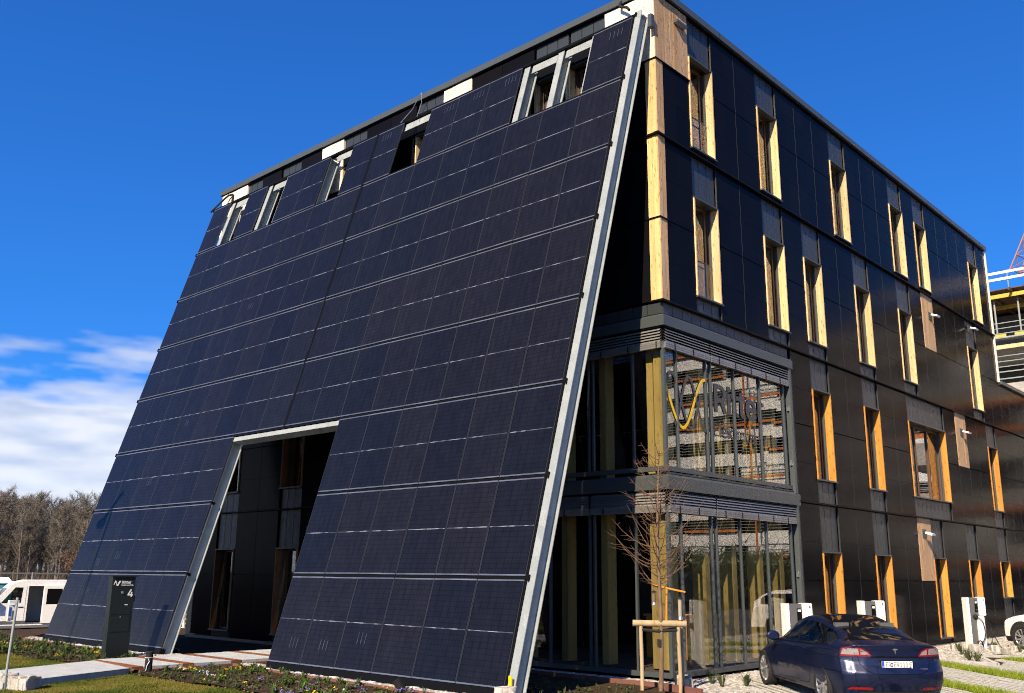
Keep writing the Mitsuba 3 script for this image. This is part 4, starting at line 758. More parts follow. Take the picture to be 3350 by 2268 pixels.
# ------------------------------------------------------------------ cars
def car(t, prof, front, head, paint, decals=None, cladding=None, wheels=(0.335, 0.24)):
    """lofted body; local x runs from the front bumper to the rear, y to the right, z up"""
    head = np.array(head)/np.linalg.norm(head); right = np.array([head[1], -head[0]])
    M = np.eye(4); M[:2, 0] = -head; M[:2, 1] = right; M[:2, 3] = front; M[2, 3] = ZG; TW = T4(M.tolist())
    f = {k: PCH(*np.array(v, float).T) for k, v in prof['curves'].items()}; Lc, zb0 = prof['length'], prof['zbot']
    xr, xf = PCH(*np.array(prof['rear'], float).T), PCH(*np.array(prof['nose'], float).T); hw = prof['hw']
    def xyz(xn, y, z):
        s = xn/Lc; q = np.abs(y)/hw; zz = np.clip(z, 0.1, 1.3)
        return np.stack([(1-s)*(xf(zz)+prof['nose_round']*q**3.2)+s*(xr(zz)-prof['rear_round']*q**3.6), y, z], -1)
    NS, NU, NT = 84, 8, 7; sec = []
    def section(x):
        w, zb, zt, wr, dr_ = (float(f[k](x)) for k in ('w', 'belt', 'top', 'wr', 'drop')); ze = zt-dr_; zb = min(zb, ze-0.006)
        pts = [(0, zb0), (0.5*w, zb0), (0.86*w, zb0+0.012), (0.935*w, zb0+0.06), (0.965*w, 0.36), (0.988*w, 0.46), (1.0*w, 0.60), (0.996*w, zb-0.17), (0.985*w, zb-0.07), (0.962*w, zb-0.015), (0.935*w, zb)]
        y0, z0 = 0.935*w, zb
        for i in range(1, NU+1):
            q = i/NU; bl = math.sin(q*math.pi)*0.022*min(1, (ze-zb)/0.3); pts.append((y0+(wr-y0)*q+bl, z0+(ze-z0)*q+bl*0.6))
        for i in range(1, NT+1):
            q = i/NT; pts.append((wr*math.cos(q*math.pi/2)**1.0 if i < NT else 0.0, ze+dr_*math.sin(q*math.pi/2)))
        return np.array(pts)
    xs_ = np.linspace(0, Lc, NS); S = np.array([section(x) for x in xs_]); n1 = S.shape[1]
    ring = np.concatenate([S, S[:, -2:0:-1]*np.array([-1, 1])], 1); n = ring.shape[1]
    V = np.stack([xyz(np.full(n, x), ring[i, :, 0], ring[i, :, 1]) for i, x in enumerate(xs_)]).reshape(-1, 3); i, j = np.meshgrid(np.arange(NS-1), np.arange(n), indexing='ij')
    F_ = np.stack([i*n+j, (i+1)*n+j, (i+1)*n+(j+1) % n, i*n+(j+1) % n], -1).reshape(-1, 4); F_ = np.vstack([F_[:, [0, 1, 2]], F_[:, [0, 2, 3]]]); Vs = [V]; Fs = [F_]; base = len(V)
    for e, xn in ((0, 0.0), (NS-1, Lc)):
        prev = np.arange(n)+e*n; zc = (ring[e, :, 1].min()+ring[e, :, 1].max())/2
        for q in (0.93, 0.8, 0.6, 0.4, 0.2):
            rg = ring[e]*q+np.array([0, zc])*(1-q); Vs.append(xyz(np.full(n, xn), rg[:, 0], rg[:, 1])); cur = base+np.arange(n); base += n; k = np.arange(n); a = np.stack([prev, prev[(k+1) % n], cur[(k+1) % n], cur], 1)
            if e == NS-1: a = a[:, ::-1]
            Fs.append(np.vstack([a[:, [0, 1, 2]], a[:, [0, 2, 3]]])); prev = cur
        Vs.append(xyz(np.array([xn]), np.array([0.0]), np.array([zc]))); k = np.arange(n); a = np.stack([prev, prev[(k+1) % n], np.full(n, base)], 1); base += 1
        Fs.append(a[:, ::-1] if e == NS-1 else a)
    V, F_ = np.vstack(Vs), np.vstack(Fs); body = trimesh.Trimesh(V, F_, process=True); body.fix_normals(); body = trimesh.Trimesh(*trimesh.remesh.subdivide_to_size(body.vertices, body.faces, 0.045), process=True); trimesh.smoothing.filter_taubin(body, lamb=0.5, nu=0.52, iterations=8)
    smooth_body = body
    man = m3.Manifold(m3.Mesh(body.vertices.astype(np.float32), body.faces.astype(np.uint32)))
    rw = wheels[0]; wx = prof['wheels']
    if not man.is_empty():
        for x in wx:
            for sgn in (-1, 1):
                c = m3.Manifold.cylinder(0.42, rw+0.045, rw+0.045, 40).rotate([90, 0, 0]).translate([x, (hw+0.1 if sgn > 0 else -hw+0.32), rw]); man = man-c
        mm = man.to_mesh(); body = trimesh.Trimesh(mm.vert_properties[:, :3].astype(float), mm.tri_verts, process=True)
    v, fc = body.vertices, body.faces; c = v[fc].mean(1); x = c[:, 0]; ay = np.abs(c[:, 1]); z = c[:, 2]; xn = np.clip(x, 0, Lc); zb, zt, wr, dp, w = (f[k](xn) for k in ('belt', 'top', 'wr', 'drop', 'w')); ze = zt-dp; tt = (z-zb)/np.maximum(ze-zb, 0.02)
    nrm = body.face_normals; cab = ((ze-zb) > 0.05); sidew = cab & (tt > 0.07) & (tt < 0.88) & (x > prof['win'][0]) & (x < prof['win'][1]) & (ay > 0.3) & (np.abs(nrm[:, 1]) > 0.35)
    pil = np.zeros(len(x), bool)
    for a, b in prof['pillars']: pil |= (x > a+0.10*(tt-0.5)) & (x < b+0.10*(tt-0.5))
    topg = (x > prof['glass'][0]) & (x < prof['glass'][1]) & (ay < wr*0.955) & (z > ze-0.01) & (z > 0.9)
    wheelwell = np.zeros(len(x), bool)
    for x0 in wx: wheelwell |= (np.abs(np.hypot(c[:, 0]-x0, c[:, 2]-rw)-(rw+0.045)) < 0.012) & (ay < hw-0.04) & (z < 2*rw+0.1)
    wheelwell |= (np.abs(nrm[:, 1]) > 0.99) & (ay < hw-0.25) & (z < 2*rw+0.1); under = (z < zb0+0.03)
    clad = np.zeros(len(x), bool)
    if cladding:
        clad = (z < zb0+cladding) & ~wheelwell
        for x0 in wx: clad |= (np.hypot(c[:, 0]-x0, c[:, 2]-rw) < rw+0.115) & (ay > hw-0.3)
    lab = np.zeros(len(x), int); lab[topg] = 3; lab[sidew] = 1; lab[sidew & pil] = 2; lab[clad] = 5; lab[wheelwell | under] = 4
    from scipy.spatial import cKDTree
    sm_n = smooth_body.vertex_normals; kd = cKDTree(smooth_body.vertices); nn = sm_n[kd.query(v, k=4)[1]].mean(1); nn /= np.linalg.norm(nn, axis=1, keepdims=True)
    for l, nm, m in ((0, 'body', paint), (1, 'side_glass', 'm_carglass'), (2, 'door_pillar', 'm_gloss_black'), (3, 'roof_glass', 'm_gloss_black'), (4, 'wheel_housing', 'm_rubber'), (5, 'cladding', 'm_rubber')):
        sel = fc[lab == l]
        if len(sel) == 0: continue
        u, inv = np.unique(sel, return_inverse=True); mesh_ = trimesh.Trimesh(v[u], inv.reshape(-1, 3), process=False)
        if l in (0, 1, 2, 3): scene[key(t, nm)] = {'type': 'ply', 'filename': meshkit.write_ply(mesh_, True, normals=nn[u]), 'face_normals': False, 'bsdf': ref(m), 'to_world': TW}
        else: put(t, nm, m, mesh_, 40, TW)
    # cabin
    cb = MB(); cz = float(f['belt'](2.5)); cb.box((1.55, -hw*0.84, 0.25), (Lc-0.9, hw*0.84, 0.42)); cb.box((1.35, -hw*0.8, cz-0.12), (1.75, hw*0.8, cz-0.01)); cb.box((Lc-1.15, -hw*0.75, 0.42), (Lc-0.55, hw*0.75, cz-0.02)); put(t, 'cabin_floor', 'm_rubber', cb.get(), False, TW)
    for sx, sy in ((2.25, -0.38), (2.25, 0.38), (3.15, -0.4), (3.15, 0.4)):
        sm = MB(); sm.box((sx-0.35, sy-0.24, 0.42), (sx+0.2, sy+0.24, 0.58)); sm.box((-0.07, sy-0.23, 0), (0.07, sy+0.23, 0.62), R=trimesh.transformations.rotation_matrix(0.3, [0, 1, 0])[:3, :3], o=(sx+0.18, 0, 0.55)); sm.box((sx+0.3, sy-0.12, 1.14), (sx+0.4, sy+0.12, 1.32)); put(t, 'seat', 'm_grey' if sx > 3 else 'm_black', sm.get(), False, TW)
    sw = MB(); sw.tube([(1.86+0.05*math.sin(a), -0.38+0.18*math.cos(a), 0.93+0.17*math.sin(a)) for a in np.linspace(0, 6.2832, 20)], 0.015, 6); put(t, 'steering_wheel', 'm_grey', sw.get(), True, TW)
    # wheels
    ri = wheels[1]; tyre = MB(); hwid = 0.115; pr = [(ri-0.01, -hwid+0.02), (ri+0.03, -hwid), (rw-0.03, -hwid), (rw-0.004, -hwid+0.03), (rw, -hwid+0.05), (rw, hwid-0.05), (rw-0.004, hwid-0.03), (rw-0.03, hwid), (ri+0.03, hwid), (ri-0.01, hwid-0.02)]; tyre.lathe([(a, b) for a, b in pr], n=44, axis='y'); ty_ = ply(tyre.get(), 'm_rubber', 35)
    rim = MB(); rim.lathe([(ri, -hwid+0.015), (ri-0.008, -hwid+0.012), (ri-0.022, -hwid+0.03), (ri-0.03, hwid-0.03)], n=40, axis='y'); 
    for q in range(5):
        for off in (-0.30, 0.30):
            a = q*1.25664+off; d1 = np.array([math.cos(a), 0, math.sin(a)]); a2 = q*1.25664+off*0.55; d0 = np.array([math.cos(a2), 0, math.sin(a2)]); s1 = np.array([-d1[2], 0, d1[0]]); pts = []
            for rr_, ww, yy, dd in ((0.035, 0.030, -hwid+0.030, d0), (ri*0.6, 0.036, -hwid+0.016, (d0+d1)/np.linalg.norm(d0+d1)), (ri-0.004, 0.050, -hwid+0.012, d1)):
                for k in (-1, 1): pts += [dd*rr_+s1*ww*0.5*k+np.array([0, yy, 0]), dd*rr_+s1*ww*0.5*k+np.array([0, yy+0.03, 0])]
            ff = []
            for k in (0, 4): ff += [[k, k+2, k+6, k+4], [k, k+4, k+5, k+1], [k+2, k+3, k+7, k+6]]
            rim.add(pts, ff)
    rim.lathe([(0, -hwid+0.024), (0.05, -hwid+0.026), (0.055, -hwid+0.045)], n=20, axis='y'); rim_ = ply(rim.get(), 'm_alloy', 30)
    disc = MB(); disc.lathe([(0, -0.04), (ri*0.72, -0.04), (ri*0.72, -0.02)], n=30, axis='y'); disc_ = ply(disc.get(), 'm_grey'); back = MB(); back.lathe([(0, 0.0), (ri-0.02, 0.0)], n=30, axis='y'); back_ = ply(back.get(), 'm_black')
    for x0 in wx:
        for sgn in (-1, 1):
            tw = T4((M@trimesh.transformations.translation_matrix((x0, sgn*(hw-0.125), rw))@(np.eye(4) if sgn < 0 else trimesh.transformations.rotation_matrix(math.pi, [0, 0, 1]))).tolist()); k = put(t, 'wheel', None, ty_, False, tw); put(k, 'rim', None, rim_, False, tw); put(k, 'brake_disc', None, disc_, False, tw); put(k, 'rim_back', None, back_, False, tw)
    tm = trimesh.Trimesh(v, fc, process=False)
    def drape(name, m, polys, axis, off=0.004, step=0.03):
        """thin pieces lying on the body: polygons in the plane across axis ('rear': y,z seen along +x; 'left': x,z seen along -y; 'top': x,y)"""
        mb = MB()
        for p in polys:
            g = sheet(p, lambda a, b: a*0, step); q = g.vertices[:, :2]
            if axis == 'rear': o = np.c_[np.full(len(q), Lc+1.0), q]; d = np.array([-1.0, 0, 0])
            elif axis == 'left': o = np.c_[q[:, 0], np.full(len(q), -hw-1.0), q[:, 1]]; d = np.array([0, 1.0, 0])
            else: o = np.c_[q, np.full(len(q), 3.0)]; d = np.array([0, 0, -1.0])
            loc, ir, _ = tm.ray.intersects_location(o, np.tile(d, (len(o), 1)), multiple_hits=False); out = o*np.nan; out[ir] = loc
            if np.isnan(out).any():
                ok = ~np.isnan(out[:, 0]); fa = g.faces[ok[g.faces].all(1)]
                if not len(fa): continue
                u, inv = np.unique(fa, return_inverse=True); out = out[u]; fa = inv.reshape(-1, 3)
            else: fa = g.faces
            mb.add(out-d*off, fa)
        return put(t, name, m, mb.get(), False, TW) if mb.v else None
    def mirror(y, xm, zm, m):
        g = trimesh.creation.icosphere(2, 1.0); g.vertices *= [0.07, 0.13, 0.09]; g.vertices[:, 0] = np.minimum(g.vertices[:, 0], 0.04); g.apply_translation([xm, y, zm]); k = put(t, 'wing_mirror', m, g, 40, TW); a = MB(); a.box((xm-0.03, min(y, y*0.85), zm-0.1), (xm+0.02, max(y, y*0.85), zm-0.05)); put(k, 'stalk', 'm_black', a.get(), False, TW)
    return drape, mirror, TW, M, tm, Lc, hw
sedan = dict(length=4.69, hw=0.925, zbot=0.16, nose_round=0.42, rear_round=0.30, wheels=(0.845, 3.72), win=(1.5, 4.02), pillars=[(2.53, 2.66), (3.40, 3.43)], glass=(1.34, 4.14),
    nose=[(0.1, 0.16), (0.25, 0.06), (0.4, 0.0), (0.55, 0.0), (0.66, 0.05), (0.8, 0.1), (1.3, 0.1)], rear=[(0.1, 4.42), (0.2, 4.52), (0.32, 4.60), (0.42, 4.665), (0.56, 4.69), (0.64, 4.675), (0.72, 4.62), (0.86, 4.60), (0.97, 4.60), (1.02, 4.625), (1.06, 4.60), (1.3, 4.5)],
    curves=dict(w=[(0, 0.80), (0.3, 0.86), (0.8, 0.915), (1.5, 0.905), (2.4, 0.905), (3.2, 0.915), (3.7, 0.925), (4.2, 0.905), (4.5, 0.88), (4.69, 0.85)],
        belt=[(0, 0.60), (0.4, 0.72), (0.9, 0.83), (1.5, 0.905), (2.5, 0.925), (3.4, 0.95), (3.9, 0.985), (4.3, 0.995), (4.69, 0.975)],
        top=[(0, 0.66), (0.3, 0.765), (0.8, 0.90), (1.35, 0.99), (1.75, 1.185), (2.15, 1.36), (2.55, 1.435), (2.85, 1.44), (3.25, 1.39), (3.7, 1.27), (4.1, 1.115), (4.3, 1.062), (4.5, 1.045), (4.69, 1.03)],
        wr=[(0, 0.58), (0.5, 0.70), (1.2, 0.78), (1.4, 0.755), (1.8, 0.67), (2.2, 0.60), (2.7, 0.575), (3.3, 0.575), (3.8, 0.60), (4.1, 0.66), (4.3, 0.74), (4.69, 0.70)],
        drop=[(0, 0.03), (0.8, 0.04), (1.35, 0.035), (1.8, 0.06), (2.6, 0.07), (3.4, 0.06), (4.1, 0.045), (4.3, 0.03), (4.69, 0.03)]))
H1 = np.array([-0.728, 0.686]); R1 = np.array([H1[1], -H1[0]])
wf, wrr = np.array([1.55, 6.20]), np.array([3.56, 4.20]); near_ = np.array([0.47, -0.88])*0.45; wf, wrr = wf+near_, wrr+near_
mid = (wf+wrr)/2; C1 = mid+R1*0.86; front1 = C1+H1*(0.845+1.4375)
c1 = thing('dark_blue_car', 'dark blue electric saloon parked nose in at the glazed corner, seen from behind', 'car')
drape, mirror, TW1, M1, tm1, L1, hw1 = car(c1, sedan, front1, H1, 'm_car_blue')
def line(pts, w): 
    from shapely.geometry import LineString
    return LineString(pts).buffer(w/2, cap_style=2)
def mir(p): return [(-a, b) for a, b in p]
lampL = [(-0.86, 0.845), (-0.80, 0.985), (-0.55, 0.975), (-0.44, 0.93), (-0.385, 0.845)]
for sg in (1, -1):
    q = lambda P_: Polygon([(a*sg, b) for a, b in P_])
    k = drape('tail_light', 'm_red', [q(lampL)], 'rear', 0.004)
    drape('lamp_lens', 'm_clear_lamp', [q([(-0.825, 0.872), (-0.785, 0.970), (-0.59, 0.962), (-0.575, 0.870)]), q([(-0.555, 0.87), (-0.555, 0.955), (-0.47, 0.92), (-0.42, 0.868)])], 'rear', 0.008)
    drape('rear_reflector', 'm_red', [q([(-0.78, 0.335), (-0.40, 0.335), (-0.42, 0.375), (-0.72, 0.38)])], 'rear', 0.006)
drape('panel_gap', 'm_black', [line([(-0.60, 0.86), (-0.58, 0.74), (-0.50, 0.63), (-0.36, 0.585), (0.36, 0.585), (0.50, 0.63), (0.58, 0.74), (0.60, 0.86)], 0.010), line([(-0.40, 0.838), (0.40, 0.838)], 0.022), line([(-0.565, 0.98), (-0.565, 0.85)], 0.008), line([(0.565, 0.98), (0.565, 0.85)], 0.008)], 'rear', 0.0025, 0.02)
drape('lower_bumper', 'm_rubber', [Polygon([(-0.62, 0.17), (0.62, 0.17), (0.66, 0.27), (0.55, 0.31), (-0.55, 0.31), (-0.66, 0.27)])], 'rear', 0.004)
drape('panel_gap', 'm_black', [line([(1.55, 0.90), (1.47, 0.6), (1.52, 0.30)], 0.010), line([(2.60, 0.92), (2.58, 0.6), (2.62, 0.30), (1.52, 0.28)], 0.010), line([(3.38, 0.94), (3.36, 0.72), (3.20, 0.42), (3.12, 0.30), (2.62, 0.28)], 0.010)], 'left', 0.0025, 0.03)
drape('door_handle', 'm_gloss_black', [line([(2.28, 0.80), (2.50, 0.803)], 0.022), line([(3.08, 0.825), (3.30, 0.83)], 0.022)], 'left', 0.006)
drape('window_trim', 'm_black', [line([(1.5, 0.918), (2.5, 0.936), (3.4, 0.962), (3.95, 0.998)], 0.022)], 'left', 0.004)
mirror(-1.0, 1.72, 1.0, 'm_car_blue'); mirror(1.0, 1.72, 1.0, 'm_car_blue')
# number plate, badge and lettering on the car
PLZ = 0.725; xp = float(tm1.ray.intersects_location([[L1+1, 0, PLZ]], [[-1.0, 0, 0]], multiple_hits=False)[0][0][0])+0.012
def lb(name, m, lo, hi): mb = MB(); mb.box(lo, hi); return put(c1, name, m, mb.get(), False, TW1)
NP = lb('number_plate', 'm_white', (xp, -0.255, PLZ-0.055), (xp+0.008, 0.255, PLZ+0.055)); lb('plate_holder', 'm_black', (xp-0.03, -0.268, PLZ-0.088), (xp+0.004, 0.268, PLZ+0.062))
def ltext(name, m, s, h, o, ex, ey, width=None, bold=False, depth=0.002):
    tms = meshkit.text_mesh(s, h, depth, bold)
    if width: tms.apply_scale([width/tms.extents[0], 1, 1])
    ex, ey = np.array(ex, float), np.array(ey, float); tms.apply_transform(basis(o, ex, ey, np.cross(ex, ey))); return put(c1, name, m, tms, False, TW1)
for b_ in (('m_eu_blue', -0.253, -0.213),): lb('plate_band', b_[0], (xp+0.008, b_[1], PLZ-0.053), (xp+0.0095, b_[2], PLZ+0.053))
ltext('plate_letters', 'm_black', 'FR', 0.075, (xp+0.008, -0.195, PLZ-0.037), (0, 1, 0), (0, 0, 1), 0.088); ltext('plate_letters', 'm_black', 'ER', 0.075, (xp+0.008, -0.062, PLZ-0.037), (0, 1, 0), (0, 0, 1), 0.088); ltext('plate_letters', 'm_black', '110', 0.075, (xp+0.008, 0.045, PLZ-0.037), (0, 1, 0), (0, 0, 1), 0.125); ltext('plate_letters', 'm_black', 'E', 0.075, (xp+0.008, 0.198, PLZ-0.037), (0, 1, 0), (0, 0, 1), 0.04)
ltext('plate_letters', 'm_white', 'D', 0.018, (xp+0.0095, -0.240, PLZ-0.042), (0, 1, 0), (0, 0, 1))
mb = MB(); mb.lathe([(0, 0), (0.017, 0)], n=16, R=[[0, 0, 1], [0, 1, 0], [1, 0, 0]], o=(xp+0.0092, -0.086, PLZ+0.02)); mb.lathe([(0, 0), (0.017, 0)], n=16, R=[[0, 0, 1], [0, 1, 0], [1, 0, 0]], o=(xp+0.0092, -0.086, PLZ-0.022)); put(c1, 'plate_seal', 'm_rail', mb.get(), False, TW1)
ltext('holder_letters', 'm_rail', 'TESLA.COM', 0.018, (xp+0.004, -0.11, PLZ-0.081), (0, 1, 0), (0, 0, 1), 0.22)
drape('badge', 'm_alloy', [Polygon([(-0.045, 0.955), (-0.03, 0.966), (0, 0.970), (0.03, 0.966), (0.045, 0.955), (0.028, 0.945), (0.012, 0.948), (0.002, 0.885), (-0.002, 0.885), (-0.012, 0.948), (-0.028, 0.945)])], 'rear', 0.008, 0.02)
xq = float(tm1.ray.intersects_location([[L1+1, 0.44, 0.66]], [[-1.0, 0, 0]], multiple_hits=False)[0][0][0])+0.006
ltext('badge_letters', 'm_alloy', 'DUAL MOTOR', 0.018, (xq, 0.36, 0.655), (0.0, 1, 0), (0, 0, 1), 0.15)
wy = float(tm1.ray.intersects_location([[2.4, -2, 0.47]], [[0, 1.0, 0]], multiple_hits=False)[0][0][1])-0.006
ltext('door_lettering', 'm_text_grey', 'www.ritter-elektrotechnik.com', 0.085, (1.66, wy, 0.455), (1, 0, 0), (0, 0, 1), 1.42)
suv = dict(length=4.6, hw=0.93, zbot=0.22, nose_round=0.38, rear_round=0.2, wheels=(0.92, 3.62), win=(1.6, 4.2), pillars=[(2.55, 2.68), (3.45, 3.55)], glass=(1.45, 2.2),
    nose=[(0.1, 0.16), (0.3, 0.04), (0.5, 0.0), (0.75, 0.02), (0.9, 0.08), (1.0, 0.16), (1.3, 0.2)], rear=[(0.1, 4.5), (0.4, 4.6), (0.9, 4.58), (1.3, 4.4)],
    curves=dict(w=[(0, 0.82), (0.4, 0.88), (0.9, 0.92), (2.4, 0.915), (3.7, 0.93), (4.6, 0.85)], belt=[(0, 0.80), (0.5, 0.92), (1.0, 0.98), (1.6, 1.04), (2.6, 1.06), (4.0, 1.12), (4.6, 1.1)],
        top=[(0, 0.88), (0.3, 0.99), (0.9, 1.07), (1.4, 1.11), (1.8, 1.32), (2.3, 1.56), (2.9, 1.64), (3.8, 1.60), (4.3, 1.45), (4.6, 1.2)], wr=[(0, 0.62), (0.9, 0.78), (1.45, 0.80), (1.9, 0.70), (2.4, 0.64), (3.8, 0.63), (4.6, 0.66)], drop=[(0, 0.03), (1.4, 0.04), (2.4, 0.07), (4.6, 0.05)]))
c2 = thing('white_suv', 'white sport utility car with black wheel arches cut by the right edge of the picture', 'car')
H2 = np.array([-0.90, 0.436]); R2 = np.array([H2[1], -H2[0]]); wf2 = np.array([2.62, 20.05]); front2 = wf2+R2*0.86+H2*0.92
d2, mir2, TW2, M2, tm2, L2, hw2 = car(c2, suv, front2, H2, 'm_white_paint', cladding=0.16, wheels=(0.365, 0.25))
mir2(-1.02, 1.75, 1.16, 'm_white_paint'); d2('panel_gap', 'm_black', [line([(1.62, 1.0), (1.55, 0.7), (1.58, 0.45)], 0.01), line([(1.1, 0.86), (1.22, 0.865)], 0.03)], 'left', 0.003)
# ------------------------------------------------------------------ white van, portable toilet, fence, lamp post on the left
V = thing('white_van', 'white crew van with open sliding door standing behind the left flower bed', 'van')
az = math.radians(158.6); vd = np.array([math.cos(az), math.sin(az)]); vs = np.array([-vd[1], vd[0]])     # view direction, sideways
vh = np.array([-0.24, -0.97]); vh /= np.linalg.norm(vh); vr = np.array([vh[1], -vh[0]]); pw_ = CAM[:2]+50*np.array([math.cos(math.radians(160.0)), math.sin(math.radians(160.0))])
VM = np.eye(4); VM[:2, 0] = -vh; VM[:2, 1] = vr; VM[:2, 3] = pw_+vh*1.5; VM[2, 3] = -0.86; VT = T4(VM.tolist())
side = Polygon([(0.0, 0.35), (0.02, 0.78), (0.35, 1.0), (0.85, 1.12), (1.55, 1.92), (1.8, 2.16), (2.3, 2.28), (5.2, 2.28), (5.35, 2.1), (5.4, 0.4), (4.6, 0.33), (0.3, 0.28)])
doorway = Polygon([(2.40, 0.42), (3.02, 0.42), (3.02, 2.02), (2.40, 2.02)]); winF = Polygon([(1.34, 1.28), (2.14, 1.28), (2.18, 1.95), (1.86, 1.97)])
wheels_ = [Point(0.95, 0.36).buffer(0.40), Point(4.25, 0.36).buffer(0.40)]
near = side.difference(doorway).difference(winF)
for w_ in wheels_: near = near.difference(w_)
def vslab(poly, y0, y1, name, m):
    gs_ = [prism(g, 0, y1-y0) for g in getattr(poly, 'geoms', [poly])]; g = trimesh.util.concatenate(gs_); vv = g.vertices; g.vertices = np.c_[vv[:, 0], y0+vv[:, 2], vv[:, 1]]; return put(V, name, m, g, False, VT)
vslab(near, -0.98, -0.92, 'body_side', 'm_white_paint'); vslab(side.difference(winF), 0.92, 0.98, 'body_side', 'm_white_paint')
mb = MB(); pr = np.array(side.exterior.coords)[:-1]; nA = len(pr)
sk = [i for i in range(nA)]; vv = np.r_[np.c_[pr[:, 0], np.full(nA, -0.921), pr[:, 1]], np.c_[pr[:, 0], np.full(nA, 0.921), pr[:, 1]]]
glassi = [i for i in range(nA) if pr[i][0] >= 0.84 and pr[(i+1) % nA][0] <= 1.56 and pr[i][1] > 1.1]
mb.add(vv, [[i, (i+1) % nA, (i+1) % nA+nA, i+nA] for i in range(nA) if i not in glassi]); put(V, 'body_shell', 'm_white_paint', mb.get(), False, VT)
mb = MB(); mb.add(vv, [[i, (i+1) % nA, (i+1) % nA+nA, i+nA] for i in glassi]); put(V, 'windscreen', 'm_gloss_black', mb.get(), False, VT)
vslab(winF.buffer(0.0), -0.955, -0.95, 'cab_window', 'm_carglass'); vslab(line([(1.72, 1.28), (1.78, 1.7)], 0.05), -0.96, -0.945, 'window_bar', 'm_black')
D_ = vslab(Polygon([(3.04, 0.40), (3.95, 0.40), (3.95, 2.05), (3.04, 2.05)]).difference(Polygon([(3.16, 1.22), (3.80, 1.22), (3.80, 1.9), (3.16, 1.9)])), -1.06, -1.0, 'sliding_door', 'm_white_paint'); vslab(Polygon([(3.16, 1.22), (3.80, 1.22), (3.80, 1.9), (3.16, 1.9)]), -1.05, -1.03, 'door_window', 'm_gloss_black')
vslab(Polygon([(3.68, 1.02), (3.85, 1.02), (3.85, 1.06), (3.68, 1.06)]), -1.09, -1.061, 'door_handle', 'm_black'); vslab(Polygon([(2.05, 1.08), (2.25, 1.08), (2.25, 1.12), (2.05, 1.12)]), -1.0, -0.981, 'door_handle', 'm_black')
vslab(line([(2.32, 0.4), (2.32, 2.0)], 0.015), -0.984, -0.98, 'panel_gap', 'm_black'); vslab(line([(1.30, 0.42), (1.28, 1.25)], 0.015), -0.984, -0.98, 'panel_gap', 'm_black'); vslab(Polygon([(0.5, 0.36), (5.3, 0.42), (5.3, 0.55), (0.5, 0.5)]).difference(wheels_[0]).difference(wheels_[1]).difference(doorway), -1.0, -0.981, 'side_strip', 'm_grey')
vslab(Polygon([(0.08, 0.80), (0.55, 0.80), (0.75, 0.92), (0.28, 0.92)]), -0.99, -0.982, 'hazard_stripe', 'm_red'); vslab(Polygon([(0.62, 0.80), (0.95, 0.80), (1.1, 0.92), (0.80, 0.92)]), -0.99, -0.983, 'hazard_stripe', 'm_white')
for i, sx in enumerate((1.9, 3.3)):
    mb = MB(); mb.box((sx, -0.7, 0.55), (sx+0.55, -0.15, 0.75)); mb.box((sx+0.45, -0.7, 0.75), (sx+0.6, -0.15, 1.45)); mb.box((sx+0.48, -0.55, 1.45), (sx+0.57, -0.3, 1.7)); put(V, 'seat', 'm_grey', mb.get(), False, VT)
mb = MB(); mb.box((0.6, -0.9, 0.30), (5.3, 0.9, 0.40)); put(V, 'floor', 'm_rubber', mb.get(), False, VT)
mb = MB(); mb.box((0.95, -1.22, 1.05), (1.15, -1.0, 1.42)); put(V, 'wing_mirror', 'm_black', mb.get(), False, VT)
for x0 in (0.95, 4.25):
    mb = MB(); mb.lathe([(0.2, -0.1), (0.35, -0.1), (0.36, -0.07), (0.36, 0.1)], n=24, axis='y', o=(x0, -0.83, 0.36)); k = put(V, 'wheel', 'm_rubber', mb.get(), False, VT); mb = MB(); mb.lathe([(0, -0.07), (0.2, -0.085)], n=20, axis='y', o=(x0, -0.83, 0.36)); put(k, 'rim', 'm_alloy', mb.get(), False, VT)
def at(azd, D): return CAM[:2]+D*np.array([math.cos(math.radians(azd)), math.sin(math.radians(azd))])
def seg(t, name, m, p, q, z0, z1, th):
    mb = MB(); p, q = np.array(p), np.array(q); d = (q-p)/np.linalg.norm(q-p); n = np.array([-d[1], d[0]])*th/2; c = np.array([p-n, q-n, q+n, p+n]); mb.add(np.r_[np.c_[c, np.full(4, z0)], np.c_[c, np.full(4, z1)]], [[4, 5, 6, 7], [0, 1, 5, 4], [1, 2, 6, 5], [2, 3, 7, 6], [3, 0, 4, 7], [3, 2, 1, 0]]); return put(t, name, m, mb.get())
t = thing('white_kerb_wall', 'low white wall running along the road in front of the white van', 'wall'); seg(t, 'coping', 'm_white', at(163, 43), at(152, 43.5), -0.72, -0.62, 0.3)
PT = thing('portable_toilet', 'teal portable toilet cabin with white roof at the left edge behind the van', 'toilet cabin'); o = at(160.15, 60); PM = np.eye(4); PM[:2, 0] = [math.sin(az), -math.cos(az)]; PM[:2, 1] = -vd; PM[:2, 3] = o; PM[2, 3] = -0.95; PTT = T4(PM.tolist())
def pbx(n, m, lo, hi): mb = MB(); mb.box(lo, hi); put(PT, n, m, mb.get(), False, PTT)
pbx('cabin', 'm_teal', (-0.55, -0.55, 0), (0.55, 0.55, 2.1)); g = prism(sbox(-0.6, -0.6, 0.6, 0.6).buffer(0.05), 2.1, 2.2); put(PT, 'roof', 'm_white', g, False, PTT); g = prism(sbox(-0.5, -0.5, 0.5, 0.5), 2.2, 2.42); g.vertices[g.vertices[:, 2] > 2.3, :2] *= 0.6; put(PT, 'roof_dome', 'm_white', g, False, PTT); pbx('door', 'm_teal', (-0.4, 0.55, 0.1), (0.4, 0.58, 1.95)); pbx('vent', 'm_white', (-0.2, 0.58, 1.55), (0.2, 0.59, 1.8))
FE = thing('wire_fence', 'grey wire mesh fence with a top rail running in front of the bare forest', 'fence')
